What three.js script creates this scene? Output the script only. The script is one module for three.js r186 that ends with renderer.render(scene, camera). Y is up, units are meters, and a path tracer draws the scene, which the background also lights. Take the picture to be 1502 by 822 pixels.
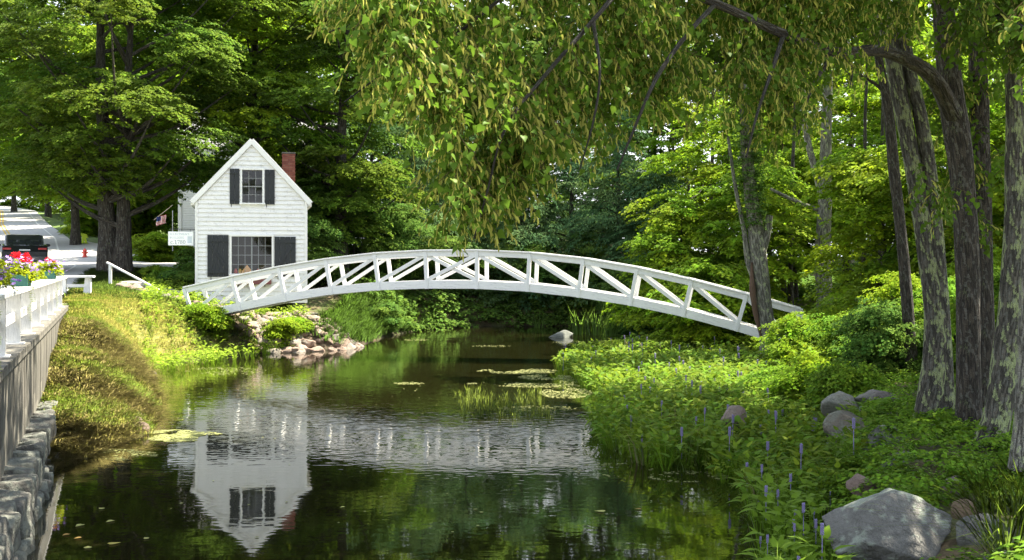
import * as THREE from 'three';
import { RoundedBoxGeometry } from 'three/addons/geometries/RoundedBoxGeometry.js';
import { mergeGeometries, mergeVertices } from 'three/addons/utils/BufferGeometryUtils.js';

// ------------------------------------------------------------------ camera, sky, sun, exposure
const F = 1700, CX = 751, HY = 387, EYE = 3.2;             // focal length in photo pixels, vanishing point, eye height above the water
const scene = new THREE.Scene();
const camera = new THREE.PerspectiveCamera(2 * Math.atan(411 / F) * 180 / Math.PI, 1502 / 822, 0.1, 1500);
camera.position.set(0, EYE, 0);
camera.setViewOffset(1502, 822, 0, 411 - HY, 1502, 822);
camera.updateProjectionMatrix();

const renderer = new THREE.WebGLRenderer({ antialias: true });
renderer.setSize(1024, 560);
renderer.toneMapping = THREE.LinearToneMapping;
renderer.toneMappingExposure = 4.7;
renderer.shadowMap.enabled = true;

const SUN_AZ = 1.06, SUN_EL = 1.03;                        // ahead and to the side, from the wooded side, high
const sunDir = new THREE.Vector3(Math.sin(SUN_AZ) * Math.cos(SUN_EL), Math.sin(SUN_EL), -Math.cos(SUN_AZ) * Math.cos(SUN_EL));
const sun = new THREE.DirectionalLight(new THREE.Color().setRGB(1, 0.91, 0.74), 5);
sun.position.copy(sunDir).multiplyScalar(150).add(new THREE.Vector3(0, 0, -35));
sun.target.position.set(0, 0, -35);
sun.castShadow = true;
sun.shadow.mapSize.set(4096, 4096);
Object.assign(sun.shadow.camera, { left: -70, right: 70, top: 70, bottom: -70, near: 1, far: 400 });
scene.add(sun, sun.target);

function rng(seed) { let a = seed >>> 0; return () => { a = (a + 0x6D2B79F5) | 0; let t = Math.imul(a ^ (a >>> 15), 1 | a); t = (t + Math.imul(t ^ (t >>> 7), 61 | t)) ^ t; return ((t ^ (t >>> 14)) >>> 0) / 4294967296; }; }
const hash3 = (x, y, z) => { let h = Math.imul(x, 374761393) ^ Math.imul(y, 668265263) ^ Math.imul(z, 2147483647 - 1274126177); h = Math.imul(h ^ (h >>> 13), 1274126177); h ^= h >>> 16; return (h >>> 0) / 4294967296; };
const sm = t => t * t * (3 - 2 * t), mix = (a, b, t) => a + (b - a) * t, clamp = (v, a = 0, b = 1) => Math.min(b, Math.max(a, v));
const sstep = (a, b, v) => sm(clamp((v - a) / (b - a)));
function noise3(x, y, z) {                                   // value noise, 0..1
  const X = Math.floor(x), Y = Math.floor(y), Z = Math.floor(z), u = sm(x - X), v = sm(y - Y), w = sm(z - Z);
  const l = (k) => mix(mix(hash3(X, Y, Z + k), hash3(X + 1, Y, Z + k), u), mix(hash3(X, Y + 1, Z + k), hash3(X + 1, Y + 1, Z + k), u), v);
  return mix(l(0), l(1), w);
}
const fbm = (x, y, z = 0, o = 4) => { let s = 0, a = 0.5, n = 0; for (let i = 0; i < o; i++) { s += a * noise3(x, y, z + i * 7.3); n += a; a *= 0.5; x *= 2.03; y *= 2.03; z *= 2.03; } return s / n; };
function tnoise(x, y, p, seed = 0) {                         // tileable value noise of period p
  const X = Math.floor(x), Y = Math.floor(y), u = sm(x - X), v = sm(y - Y), m = (a) => ((a % p) + p) % p;
  return mix(mix(hash3(m(X), m(Y), seed), hash3(m(X + 1), m(Y), seed), u), mix(hash3(m(X), m(Y + 1), seed), hash3(m(X + 1), m(Y + 1), seed), u), v);
}
const tfbm = (u, v, p, seed = 0, o = 4) => { let s = 0, a = 0.5, n = 0; for (let i = 0; i < o; i++) { s += a * tnoise(u * p, v * p, p, seed + i); n += a; a *= 0.55; p *= 2; } return s / n; };

{ // a pale, slightly hazy summer sky with thin high cloud, brighter round the sun
  const w = 512, h = 256, data = new Float32Array(w * h * 4);
  for (let j = 0; j < h; j++) for (let i = 0; i < w; i++) {
    const el = ((j + 0.5) / h - 0.5) * Math.PI, az = ((i + 0.5) / w - 0.5) * 2 * Math.PI;
    const x = Math.cos(az) * Math.cos(el), y = Math.sin(el), z = Math.sin(az) * Math.cos(el);
    const up = Math.max(0, y), t = Math.pow(1 - up, 2.2);
    let c = [mix(0.40, 0.92, t), mix(0.54, 0.96, t), mix(0.8, 1.0, t)];
    const cl = sstep(0.38, 0.72, fbm(x * 2.2 / (up + 0.35) + 9, z * 2.2 / (up + 0.35) + 4, 3.1, 5));
    c = c.map((v, k) => mix(v, [1.05, 1.07, 1.1][k], cl * 0.75));
    const s = Math.max(0, x * sunDir.x + y * sunDir.y + z * sunDir.z), g = 0.5 * Math.pow(s, 6) + 0.8 * Math.pow(s, 60);
    const k = 4 * (j * w + i);
    for (let q = 0; q < 3; q++) data[k + q] = (c[q] + g * [1, 0.95, 0.85][q]) * 0.46;
    data[k + 3] = 1;
  }
  const sky = new THREE.DataTexture(data, w, h, THREE.RGBAFormat, THREE.FloatType);
  sky.mapping = THREE.EquirectangularReflectionMapping; sky.magFilter = THREE.LinearFilter; sky.needsUpdate = true;
  scene.background = sky; scene.environment = sky;
}

// ------------------------------------------------------------------ helpers
const V = (x, y, z) => new THREE.Vector3(x, y, z);
const W = (x, y, d) => V(x, y, -d);                                     // d = metres ahead of the camera
const at = (px, py, d) => W((px - CX) / F * d, EYE - (py - HY) / F * d, d);  // a photo pixel at a known distance
const taken = new Map();
function numbered(n) { const k = taken.get(n) || 0; taken.set(n, k + 1); return k ? n + '_' + String(k).padStart(3, '0') : n; }
function fin(o) { o.traverse(c => { if (c.isMesh) { c.castShadow = true; c.receiveShadow = true; } }); return o; }
function tag(o, label, category, group, kind) { o.userData.label = label; if (category) o.userData.category = category; if (group) o.userData.group = group; if (kind) o.userData.kind = kind; return o; }
function thing(name, label, category, pos, turn = 0, group) { const o = new THREE.Group(); o.name = numbered(name); if (pos) o.position.copy(pos); o.rotation.y = turn; tag(o, label, category, group); scene.add(o); return o; }
function part(parent, name, geo, mat, label) { const m = new THREE.Mesh(geo, mat); m.name = name; m.castShadow = m.receiveShadow = true; if (label) m.userData.label = label; parent.add(m); return m; }
function solo(name, geo, mat, label, category, group, pos) { const m = new THREE.Mesh(geo, mat); m.name = numbered(name); m.castShadow = m.receiveShadow = true; if (pos) m.position.copy(pos); tag(m, label, category, group); scene.add(m); return m; }
function struct(name, geo, mat) { const m = new THREE.Mesh(geo, mat); m.name = name; m.castShadow = m.receiveShadow = true; m.userData.kind = 'structure'; m.userData.label = null; delete m.userData.label; scene.add(m); return m; }
function inst(parent, name, geo, mat, list, stuff = true) {             // list of {m: Matrix4, c: [r,g,b]}
  const im = new THREE.InstancedMesh(geo, mat, list.length); im.name = name;
  const col = new THREE.Color();
  list.forEach((e, i) => { im.setMatrixAt(i, e.m); if (e.c) im.setColorAt(i, col.setRGB(...e.c)); });
  im.castShadow = im.receiveShadow = true; if (stuff) im.userData.kind = 'stuff'; parent.add(im); return im;
}
const _e = new THREE.Euler(), _q = new THREE.Quaternion();
const mat4 = (p, rx, ry, rz, s) => new THREE.Matrix4().compose(p, _q.setFromEuler(_e.set(rx, ry, rz, 'YXZ')), typeof s === 'number' ? V(s, s, s) : s);
const rgb = (r, g, b) => new THREE.Color().setRGB(r, g, b);
function inPoly(p, x, y) { let c = false; for (let i = 0, j = p.length - 1; i < p.length; j = i++) { const [xi, yi] = p[i], [xj, yj] = p[j]; if ((yi > y) !== (yj > y) && x < (xj - xi) * (y - yi) / (yj - yi) + xi) c = !c; } return c; }
function beamMatrix(a, b, up = V(0, 1, 0)) { const z = b.clone().sub(a).normalize(), x = up.clone().cross(z).normalize(), y = z.clone().cross(x); return new THREE.Matrix4().makeBasis(x, y, z).setPosition(a.clone().add(b).multiplyScalar(0.5)); }
function beam(parent, name, a, b, w, h, mat, up, r = 0.008, over = 0) {  // a squared timber from a to b, w across, h along "up"
  const g = new RoundedBoxGeometry(w, h, a.distanceTo(b) + over, 1, r); g.applyMatrix4(beamMatrix(a, b, up)); return part(parent, name, g, mat);
}
function box(parent, name, x, y, z, w, h, d, mat, r = 0) { const g = r ? new RoundedBoxGeometry(w, h, d, 1, r) : new THREE.BoxGeometry(w, h, d); g.translate(x, y, z); return part(parent, name, g, mat); }
function tint(geo, fn) { const p = geo.attributes.position, c = new Float32Array(p.count * 3); for (let i = 0; i < p.count; i++) { const k = fn(p.getX(i), p.getY(i), p.getZ(i), i); c[3 * i] = k[0]; c[3 * i + 1] = k[1]; c[3 * i + 2] = k[2]; } geo.setAttribute('color', new THREE.BufferAttribute(c, 3)); return geo; }
function dataTex(w, h, fn, srgb = false, wrap = true) {
  const d = new Uint8Array(w * h * 4);
  for (let j = 0; j < h; j++) for (let i = 0; i < w; i++) { const v = fn(i / w, j / h, i, j), k = 4 * (j * w + i); for (let q = 0; q < 3; q++) d[k + q] = clamp(Math.round(255 * (v.length ? v[q] : v)), 0, 255); d[k + 3] = 255; }
  const t = new THREE.DataTexture(d, w, h); t.magFilter = THREE.LinearFilter; t.minFilter = THREE.LinearFilter; if (wrap) t.wrapS = t.wrapT = THREE.RepeatWrapping; if (srgb) t.colorSpace = THREE.SRGBColorSpace; t.needsUpdate = true; return t;
}
const rep = (t, x, y) => { const c = t.clone(); c.repeat.set(x, y); c.needsUpdate = true; return c; };
function uvBox(geo, s = 1) {                                             // uv in metres by dominant normal
  const p = geo.attributes.position, n = geo.attributes.normal, u = new Float32Array(p.count * 2);
  for (let i = 0; i < p.count; i++) { const a = Math.abs(n.getX(i)), b = Math.abs(n.getY(i)), c = Math.abs(n.getZ(i)); const [x, y, z] = [p.getX(i), p.getY(i), p.getZ(i)]; const k = a > b && a > c ? [z, y] : b > c ? [x, z] : [x, y]; u[2 * i] = k[0] * s; u[2 * i + 1] = k[1] * s; }
  geo.setAttribute('uv', new THREE.BufferAttribute(u, 2)); return geo;
}

// ------------------------------------------------------------------ textures and materials
const grainTex = dataTex(256, 256, (u, v) => { const k = 0.78 + 0.3 * (tfbm(u, v, 8, 3, 5) - 0.5) + 0.24 * (tnoise(u * 128, v * 128, 128, 9) - 0.5); return [k, k, k]; });
const grainBump = dataTex(256, 256, (u, v) => tfbm(u, v, 16, 5, 5));
const barkBump = dataTex(256, 512, (u, v) => { const w = u + 0.05 * (tfbm(u, v, 4, 8, 3) - 0.5); const r = Math.abs(tfbm(w, v * 0.25, 12, 2, 3) * 2 - 1); return 0.25 + 0.6 * Math.min(1, r * 2.4) + 0.25 * (tnoise(u * 64, v * 64, 64, 4) - 0.5); });
function barkMap(base, dark, lich, amount, seed) {
  return dataTex(512, 512, (u, v) => {
    const ridge = clamp(Math.abs(tfbm(u + 0.05 * (tfbm(u, v, 4, 8, 3) - 0.5), v * 0.25, 12, 2, 3) * 2 - 1) * 3);
    let c = base.map((b, k) => mix(dark[k], b, 0.25 + 0.75 * ridge) * (0.8 + 0.4 * tnoise(u * 96, v * 96, 96, seed)));
    const l = sstep(1 - amount, 1 - amount + 0.05, tfbm(u, v, 6, seed + 3, 4) + 0.16 * (tnoise(u * 80, v * 80, 80, 5) - 0.5)); // lichen patches with their own outline
    const l2 = sstep(0.62, 0.66, tfbm(u, v, 12, seed + 21, 3) + 0.1 * (tnoise(u * 90, v * 90, 90, 6) - 0.5));
    c = c.map((b, k) => mix(b, lich[k] * (0.85 + 0.3 * tnoise(u * 128, v * 128, 128, 8)), l));
    c = c.map((b, k) => mix(b, [0.44, 0.45, 0.43][k], l2 * 0.5));
    return c;
  }, true);
}
const paintTex = dataTex(256, 256, (u, v) => { const k = 0.93 + 0.12 * (tfbm(u, v, 6, 41, 5) - 0.5) - 0.16 * sstep(0.66, 0.72, tfbm(u, v, 14, 47, 4)) - 0.05 * tnoise(u * 128, v * 32, 128, 3); return [k, k * 0.995, k * 0.975]; });
const std = (o) => new THREE.MeshStandardMaterial(o), phy = (o) => new THREE.MeshPhysicalMaterial(o);
const M = {};
M.barkLichen = std({ map: barkMap([0.36, 0.345, 0.31], [0.12, 0.115, 0.1], [0.58, 0.62, 0.44], 0.41, 11), bumpMap: barkBump, bumpScale: 0.05, roughness: 0.95 });
M.barkGrey = std({ map: barkMap([0.5, 0.49, 0.45], [0.2, 0.19, 0.17], [0.6, 0.63, 0.48], 0.36, 31), bumpMap: barkBump, bumpScale: 0.05, roughness: 0.95 });
M.barkDark = std({ map: barkMap([0.28, 0.255, 0.225], [0.1, 0.09, 0.078], [0.34, 0.36, 0.27], 0.26, 51), bumpMap: barkBump, bumpScale: 0.05, roughness: 0.95 });
M.heartwood = std({ color: rgb(0.1, 0.06, 0.04), bumpMap: barkBump, bumpScale: 0.02, roughness: 0.95 });
const leafMat = (r, g, b, tr = 0.45, coat = 0) => phy({ color: rgb(r, g, b), roughness: 1, transmission: tr, thickness: 0, ior: 1.3, specularIntensity: 0.12, side: THREE.DoubleSide, vertexColors: true, clearcoat: coat, clearcoatRoughness: 0.42 });
M.leafMaple = leafMat(0.115, 0.195, 0.018, 0.46);
M.leafLight = leafMat(0.2, 0.315, 0.016, 0.54);
M.leafDark = leafMat(0.105, 0.19, 0.03, 0.42);
M.leafConifer = leafMat(0.085, 0.16, 0.06, 0.3);
M.leafLinden = leafMat(0.085, 0.16, 0.03, 0.42, 0.25);
M.bract = leafMat(0.36, 0.36, 0.09, 0.5);
M.leafPick = leafMat(0.15, 0.25, 0.022, 0.45, 0.1);
M.leafHerb = leafMat(0.14, 0.25, 0.02, 0.45);
M.grass = leafMat(1, 1, 1, 0.35);
M.petal = leafMat(1, 1, 1, 0.35);
M.spike = std({ color: rgb(0.22, 0.19, 0.36), roughness: 0.8 });
M.white = std({ color: rgb(0.78, 0.785, 0.78), map: paintTex, roughness: 0.5, bumpMap: rep(grainBump, 2, 2), bumpScale: 0.0012 });
M.whiteOld = std({ color: rgb(0.74, 0.74, 0.72), map: grainTex, roughness: 0.6 });
M.rail = std({ color: rgb(0.82, 0.82, 0.8), map: rep(grainTex, 1.5, 1.5), roughness: 0.6, bumpMap: grainBump, bumpScale: 0.002 });
M.shutter = std({ color: rgb(0.014, 0.017, 0.02), roughness: 0.7 });
M.glass = phy({ color: rgb(1, 1, 1), roughness: 0.03, transmission: 1, thickness: 0, ior: 1.5 });
M.muntin = std({ color: rgb(0.2, 0.21, 0.21), roughness: 0.5 });
M.iron = std({ color: rgb(0.02, 0.02, 0.022), roughness: 0.6 });
M.concrete = std({ color: rgb(0.3, 0.29, 0.265), map: dataTex(512, 512, (u, v) => { const s = tfbm(u * 1, v * 0.12, 24, 4, 4), k = 0.62 + 0.5 * (s - 0.5) + 0.25 * (tfbm(u, v, 10, 6, 5) - 0.5); return [k, k * 0.985, k * 0.94]; }, true), bumpMap: grainBump, bumpScale: 0.004, roughness: 0.95 });
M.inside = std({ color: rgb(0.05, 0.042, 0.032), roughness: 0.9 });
M.roof = std({ color: rgb(0.2, 0.2, 0.2), map: grainTex, roughness: 0.95 });
M.asphalt = std({ color: rgb(0.48, 0.47, 0.45), map: rep(grainTex, 1, 1), roughness: 0.95 });
M.rock = std({ vertexColors: true, map: grainTex, bumpMap: rep(grainBump, 2, 2), bumpScale: 0.02, roughness: 0.95 });

// ------------------------------------------------------------------ the land
const pond = [[-3.0, 2], [-4.6, 8.5], [-5.6, 11.5], [-6.5, 15], [-7.1, 18], [-7.0, 20], [-6.8, 21.6], [-8.2, 26.8], [-10.0, 32], [-11.2, 36], [-10.6, 39], [-9.0, 41.3], [-7.6, 42.3], [-6.4, 43.0], [-5.9, 45.5], [-5.6, 50], [-4.6, 55.5], [-1.75, 59], [2.5, 59.5], [6, 57], [7.8, 50], [8.4, 42], [7.8, 36], [6.8, 30], [6.4, 24], [5.4, 20], [4.3, 16], [3.7, 13], [3.3, 9], [3, 2]];
function shore(x, d) {                                        // distance to the water's edge, positive on land
  let m = 1e9; for (let i = 0, j = pond.length - 1; i < pond.length; j = i++) { const [ax, ay] = pond[j], [bx, by] = pond[i], ex = bx - ax, ey = by - ay, t = clamp(((x - ax) * ex + (d - ay) * ey) / (ex * ex + ey * ey)), dx = x - ax - ex * t, dy = d - ay - ey * t; m = Math.min(m, dx * dx + dy * dy); }
  return inPoly(pond, x, d) ? -Math.sqrt(m) : Math.sqrt(m);
}
const wallX = (d) => -6.1 - 0.3457 * (d - 13.8), WALL_TOP = 1.9, WALL_END = 37;
const landPoints = [[-7.9, 19, 0.3], [-9.0, 22.4, 0.6], [-10.5, 27, 1.15], [-12.2, 32, 1.62], [-14, 37, 1.95], [-16, 42, 2.15], [-17.2, 48.5, 2.4], [-18.3, 50.5, 2.95], [-21, 50, 2.95], [-17, 55, 3.08], [-17, 58, 3.16], [-12.5, 56.5, 3.1], [-14, 60, 3.2], [-9, 59.5, 3.15], [-24, 76, 4.7], [-30.6, 80, 5], [-40, 100, 6.6], [-57.6, 140, 9.6], [-90, 190, 13], [-13.4, 46, 1.85], [-12.2, 43.6, 1.35], [-10.2, 44.5, 1.2], [-8.6, 44.6, 1.15], [-7.5, 47, 1.1], [-10, 54, 2.2], [-8, 62, 2.4], [0, 64, 1.0], [0, 80, 2.0], [6, 64, 1.2], [12, 60, 1.5], [20, 60, 2.2], [11.4, 42, 1.25], [9.7, 35, 0.72], [9, 30, 0.75], [8.2, 24, 0.78], [6.6, 17.6, 0.75], [7.4, 16, 0.76], [9.5, 14, 0.95], [15, 25, 1.6], [25, 30, 2.5], [5.6, 12, 0.55], [5.2, 8, 0.5], [30, 80, 4], [0, 130, 6], [60, 60, 6], [-18, 40, 2.1], [-15, 30, 1.8], [-10, 14, 1.8], [-30, 40, 2.6], [-60, 60, 5]];
function land(x, d) { let s = 0, w = 0; for (const [a, b, h] of landPoints) { const q = (x - a) ** 2 + (d - b) ** 2 + 0.3, k = 1 / (q * Math.sqrt(q)); s += k * h; w += k; } return s / w; }
function ground(x, d) {
  if (d > 37.5 && d < 260) { const e = edgeAt(d), out = x > e ? x - e : Math.max(0, e - 8.2 - x), k = sstep(7, 0.4, out) * sstep(37.5, 43, d); if (k > 0) return mix(rawGround(x, d), roadLevel(x, d) - 0.02, k); }
  return rawGround(x, d);
}
function rawGround(x, d) {
  const back = wallX(d) - x;
  if (d < WALL_END + 0.2 && back > 0.28) return WALL_TOP - 0.22 + 0.0;
  const s = shore(x, d);
  if (s < 0) return -Math.min(1.1, -s * 0.4) - 0.03;
  const t = clamp(s / (x < -6.5 && d < 40 ? 1.9 : x > 2 && d < 30 ? 1.5 : 2.2)), L = land(x, d);
  return L * (1 - (1 - t) ** 1.8) + 0.14 * (fbm(x * 0.8, d * 0.8, 1) - 0.5) * t;
}
const G = (x, d) => W(x, ground(x, d), d);
const roadEdge = [[-5.2, 8], [-14.4, 36], [-16.0, 42], [-18.3, 50.3], [-24, 64], [-30.6, 80], [-40, 100], [-57.6, 140], [-90, 195]];
const edgeAt = (d, e = roadEdge) => { for (let i = 1; i < e.length; i++) if (d <= e[i][1] || i === e.length - 1) { const [a, b] = [e[i - 1], e[i]]; return b[0] + (a[0] - b[0]) * (b[1] - d) / (b[1] - a[1]); } };
const roadHeights = [[0, 1.72], [22, 1.74], [36, 1.97], [44, 2.45], [50, 2.93], [60, 3.35], [70, 4.05], [80, 4.95], [100, 6.6], [120, 8.1], [140, 9.6], [195, 13.6], [260, 18]];
function roadLevel(x, d) { const e = roadHeights; let i = 1; while (i < e.length - 1 && d > e[i][1 - 1]) i++; const p = (k) => e[clamp(k, 0, e.length - 1)], a = p(i - 1), b = p(i), t = clamp((d - a[0]) / (b[0] - a[0])), m0 = (b[1] - p(i - 2)[1]) / (b[0] - p(i - 2)[0] || 1), m1 = (p(i + 1)[1] - a[1]) / (p(i + 1)[0] - a[0] || 1), h = b[0] - a[0], t2 = t * t, t3 = t2 * t; return (2 * t3 - 3 * t2 + 1) * a[1] + (t3 - 2 * t2 + t) * h * m0 + (3 * t2 - 2 * t3) * b[1] + (t3 - t2) * h * m1; }
const apron = [[-17.6, 50.6], [-13.0, 55.5], [-8.5, 58.5], [-8.5, 60.8], [-14.2, 60.5], [-20.5, 66], [-29, 79], [-31, 78], [-18.6, 50.6]];
const onRoad = (x, d, m = 0) => (d > 6 && d < 200 && x < edgeAt(d) + m && x > edgeAt(d) - 8.5 - m) || inPoly(apron, x, d);
{
  const steps = (lo, a, b, hi, fine) => { const o = []; for (let v = a; v <= b + 1e-6; v += fine) o.push(v); let s = fine; for (let v = b + s; v < hi; v += s) { o.push(v); s *= 1.18; } o.push(hi); s = fine; const p = []; for (let v = a - s; v > lo; v -= s) { p.unshift(v); s *= 1.18; } p.unshift(lo); return p.concat(o); };
  const xs = steps(-420, -19, 14, 420, 0.25), ds = steps(-200, 7, 62, 700, 0.25), nx = xs.length, nd = ds.length;
  const pos = new Float32Array(nx * nd * 3), col = new Float32Array(nx * nd * 3), uv = new Float32Array(nx * nd * 2), idx = [];
  for (let j = 0; j < nd; j++) for (let i = 0; i < nx; i++) {
    const x = xs[i], d = ds[j], k = j * nx + i; let y = ground(x, d); if (onRoad(x, d, 0.3)) y = Math.min(y, roadLevel(x, d)) - 0.12;
    pos.set([x, y, -d], 3 * k); uv.set([x * 0.9, d * 0.9], 2 * k);
    const s = shore(x, d), n = fbm(x * 0.7, d * 0.7, 5), f = fbm(x * 3, d * 3, 2);
    let c;
    if (s < 0) c = [0.035, 0.032, 0.016];                                   // pond mud
    else if (x < -6 && d < 41 && x > -22) { const straw = sstep(0.42, 0.6, n); c = [mix(0.18, 0.42, straw), mix(0.24, 0.36, straw), mix(0.04, 0.13, straw)]; }  // mown bank
    else if (x < -11.8 && d < 200) c = [0.12, 0.19, 0.035];                  // lawn
    else if (x < -5 && d < 47) c = [0.16, 0.12, 0.08];
    else { const leafy = sstep(0.45, 0.55, fbm(x * 7, d * 7, 9)); c = [mix(0.09, 0.13, leafy), mix(0.11, 0.095, leafy), mix(0.03, 0.05, leafy)]; }   // woodland floor: moss and fallen leaves
    const v = 0.75 + 0.5 * f; col.set(c.map(q => q * v), 3 * k);
  }
  for (let j = 0; j < nd - 1; j++) for (let i = 0; i < nx - 1; i++) { const a = j * nx + i; idx.push(a, a + 1, a + nx, a + 1, a + nx + 1, a + nx); }
  const g = new THREE.BufferGeometry(); g.setAttribute('position', new THREE.BufferAttribute(pos, 3)); g.setAttribute('color', new THREE.BufferAttribute(col, 3)); g.setAttribute('uv', new THREE.BufferAttribute(uv, 2)); g.setIndex(idx); g.computeVertexNormals();
  struct('ground', g, std({ vertexColors: true, map: grainTex, bumpMap: grainBump, bumpScale: 0.03, roughness: 1 }));
}
{ // water: brown pond water, calm in front, ruffled by the breeze farther out
  const x0 = -13, x1 = 10, d0 = 3, d1 = 61, N = 2048, f = new Float32Array(N * N * 4);
  for (let j = 0; j < N; j++) for (let i = 0; i < N; i++) {
    const x = x0 + (x1 - x0) * i / N, z = d0 + (d1 - d0) * j / N;
    const gust = (0.13 + 0.7 * sstep(13, 24, z + 3 * (fbm(x * 0.3, z * 0.3, 8, 2) - 0.5)) * (1 - 0.45 * sstep(27, 42, z + 5 * (fbm(x * 0.25, z * 0.25, 4, 2) - 0.5)))) * (0.55 + 0.9 * fbm(x * 0.35, z * 0.5, 12, 3));
    const a = 0.9 * noise3(x * 4.6 + z * 1.2, z * 10 - x * 0.6, 1.5) + 0.7 * noise3(x * 9 - z, z * 17 + x * 0.9, 7.5) + 0.3 * noise3(x * 20, z * 20, 3.5);
    const sw = noise3(x * 0.8, z * 1.1, 21);
    const v = 0.5 + 0.42 * ((a / 1.9 - 0.5) * gust * 1.1 + (sw - 0.5) * 0.5), k = 4 * (j * N + i);
    f[k] = f[k + 1] = f[k + 2] = v; f[k + 3] = 1;
  }
  const t = new THREE.DataTexture(f, N, N, THREE.RGBAFormat, THREE.FloatType); t.magFilter = THREE.LinearFilter; t.needsUpdate = true;
  const g = new THREE.BufferGeometry(), P = [], U = [];
  for (const [x, z] of [[x0, d0], [x1, d0], [x1, d1], [x0, d1]]) { P.push(x, 0, -z); U.push((x - x0) / (x1 - x0), (z - d0) / (d1 - d0)); }
  g.setAttribute('position', new THREE.Float32BufferAttribute(P, 3)); g.setAttribute('uv', new THREE.Float32BufferAttribute(U, 2)); g.setIndex([0, 1, 2, 0, 2, 3]); g.computeVertexNormals();
  struct('pond_water', g, phy({ color: rgb(0.0095, 0.0095, 0.003), roughness: 0.03, ior: 1.65, bumpMap: t, bumpScale: 0.012 }));
}
{ // road, side street, painted lines
  const rowsOf = (left, right, lift, name, mat, a = 9, b = 190, n = 120) => {
    const P = [], U = [], I = [];
    for (let i = 0; i <= n; i++) { const d = a + (b - a) * (i / n) ** 1.4, xl = left(d), xr = right(d); for (let k = 0; k <= 3; k++) { const x = mix(xl, xr, k / 3); P.push(x, roadLevel(x, d) + lift, -d); U.push(x * 0.5, d * 0.5); } }
    for (let i = 0; i < n; i++) for (let k = 0; k < 3; k++) { const q = i * 4 + k; I.push(q, q + 1, q + 4, q + 1, q + 5, q + 4); }
    const g = new THREE.BufferGeometry(); g.setAttribute('position', new THREE.Float32BufferAttribute(P, 3)); g.setAttribute('uv', new THREE.Float32BufferAttribute(U, 2)); g.setIndex(I); g.computeVertexNormals(); return struct(name, g, mat);
  };
  rowsOf(d => edgeAt(d) - 8.2, d => edgeAt(d), 0, 'road', M.asphalt);
  const paint = std({ color: rgb(0.78, 0.77, 0.72), roughness: 0.8, map: grainTex }), yellow = std({ color: rgb(0.62, 0.4, 0.05), roughness: 0.8, map: grainTex });
  const edge = d => edgeAt(d) - 0.9 + (d > 50 && d < 62 ? 0.5 * Math.sin((d - 50) / 12 * Math.PI) : 0);
  rowsOf(d => edge(d) - 0.12, d => edge(d), 0.006, 'road_edge_line', paint);
  rowsOf(d => edgeAt(d) - 4.28, d => edgeAt(d) - 4.14, 0.006, 'road_centre_line', yellow);
  rowsOf(d => edgeAt(d) - 4.02, d => edgeAt(d) - 3.88, 0.006, 'road_centre_line_001', yellow);
  { // side street behind the big tree, a strip between the road and its own kerb line
    const right = [[-18.3, 50.4], [-13, 55.5], [-8.5, 58.5], [-8.5, 60.6], [-14.4, 61.0], [-20.5, 66], [-29.8, 79]], P = [], U = [], I = [], n = 160, q = 24;
    for (let i = 0; i <= n; i++) { const d = 50.4 + 28.6 * i / n, xl = edgeAt(d) - 0.05, xr = Math.max(xl + 0.02, edgeAt(d, right)); for (let k = 0; k <= q; k++) { const x = mix(xl, xr, k / q); P.push(x, mix(roadLevel(x, d) + 0.004, ground(x, d) + 0.035, Math.min(1, k / 5)), -d); U.push(x * 0.5, d * 0.5); } }
    for (let i = 0; i < n; i++) for (let k = 0; k < q; k++) { const v = i * (q + 1) + k; I.push(v, v + 1, v + q + 1, v + 1, v + q + 2, v + q + 1); }
    const g = new THREE.BufferGeometry(); g.setAttribute('position', new THREE.Float32BufferAttribute(P, 3)); g.setAttribute('uv', new THREE.Float32BufferAttribute(U, 2)); g.setIndex(I); g.computeVertexNormals(); struct('side_street_pavement', g, M.asphalt);
  }
}

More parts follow.
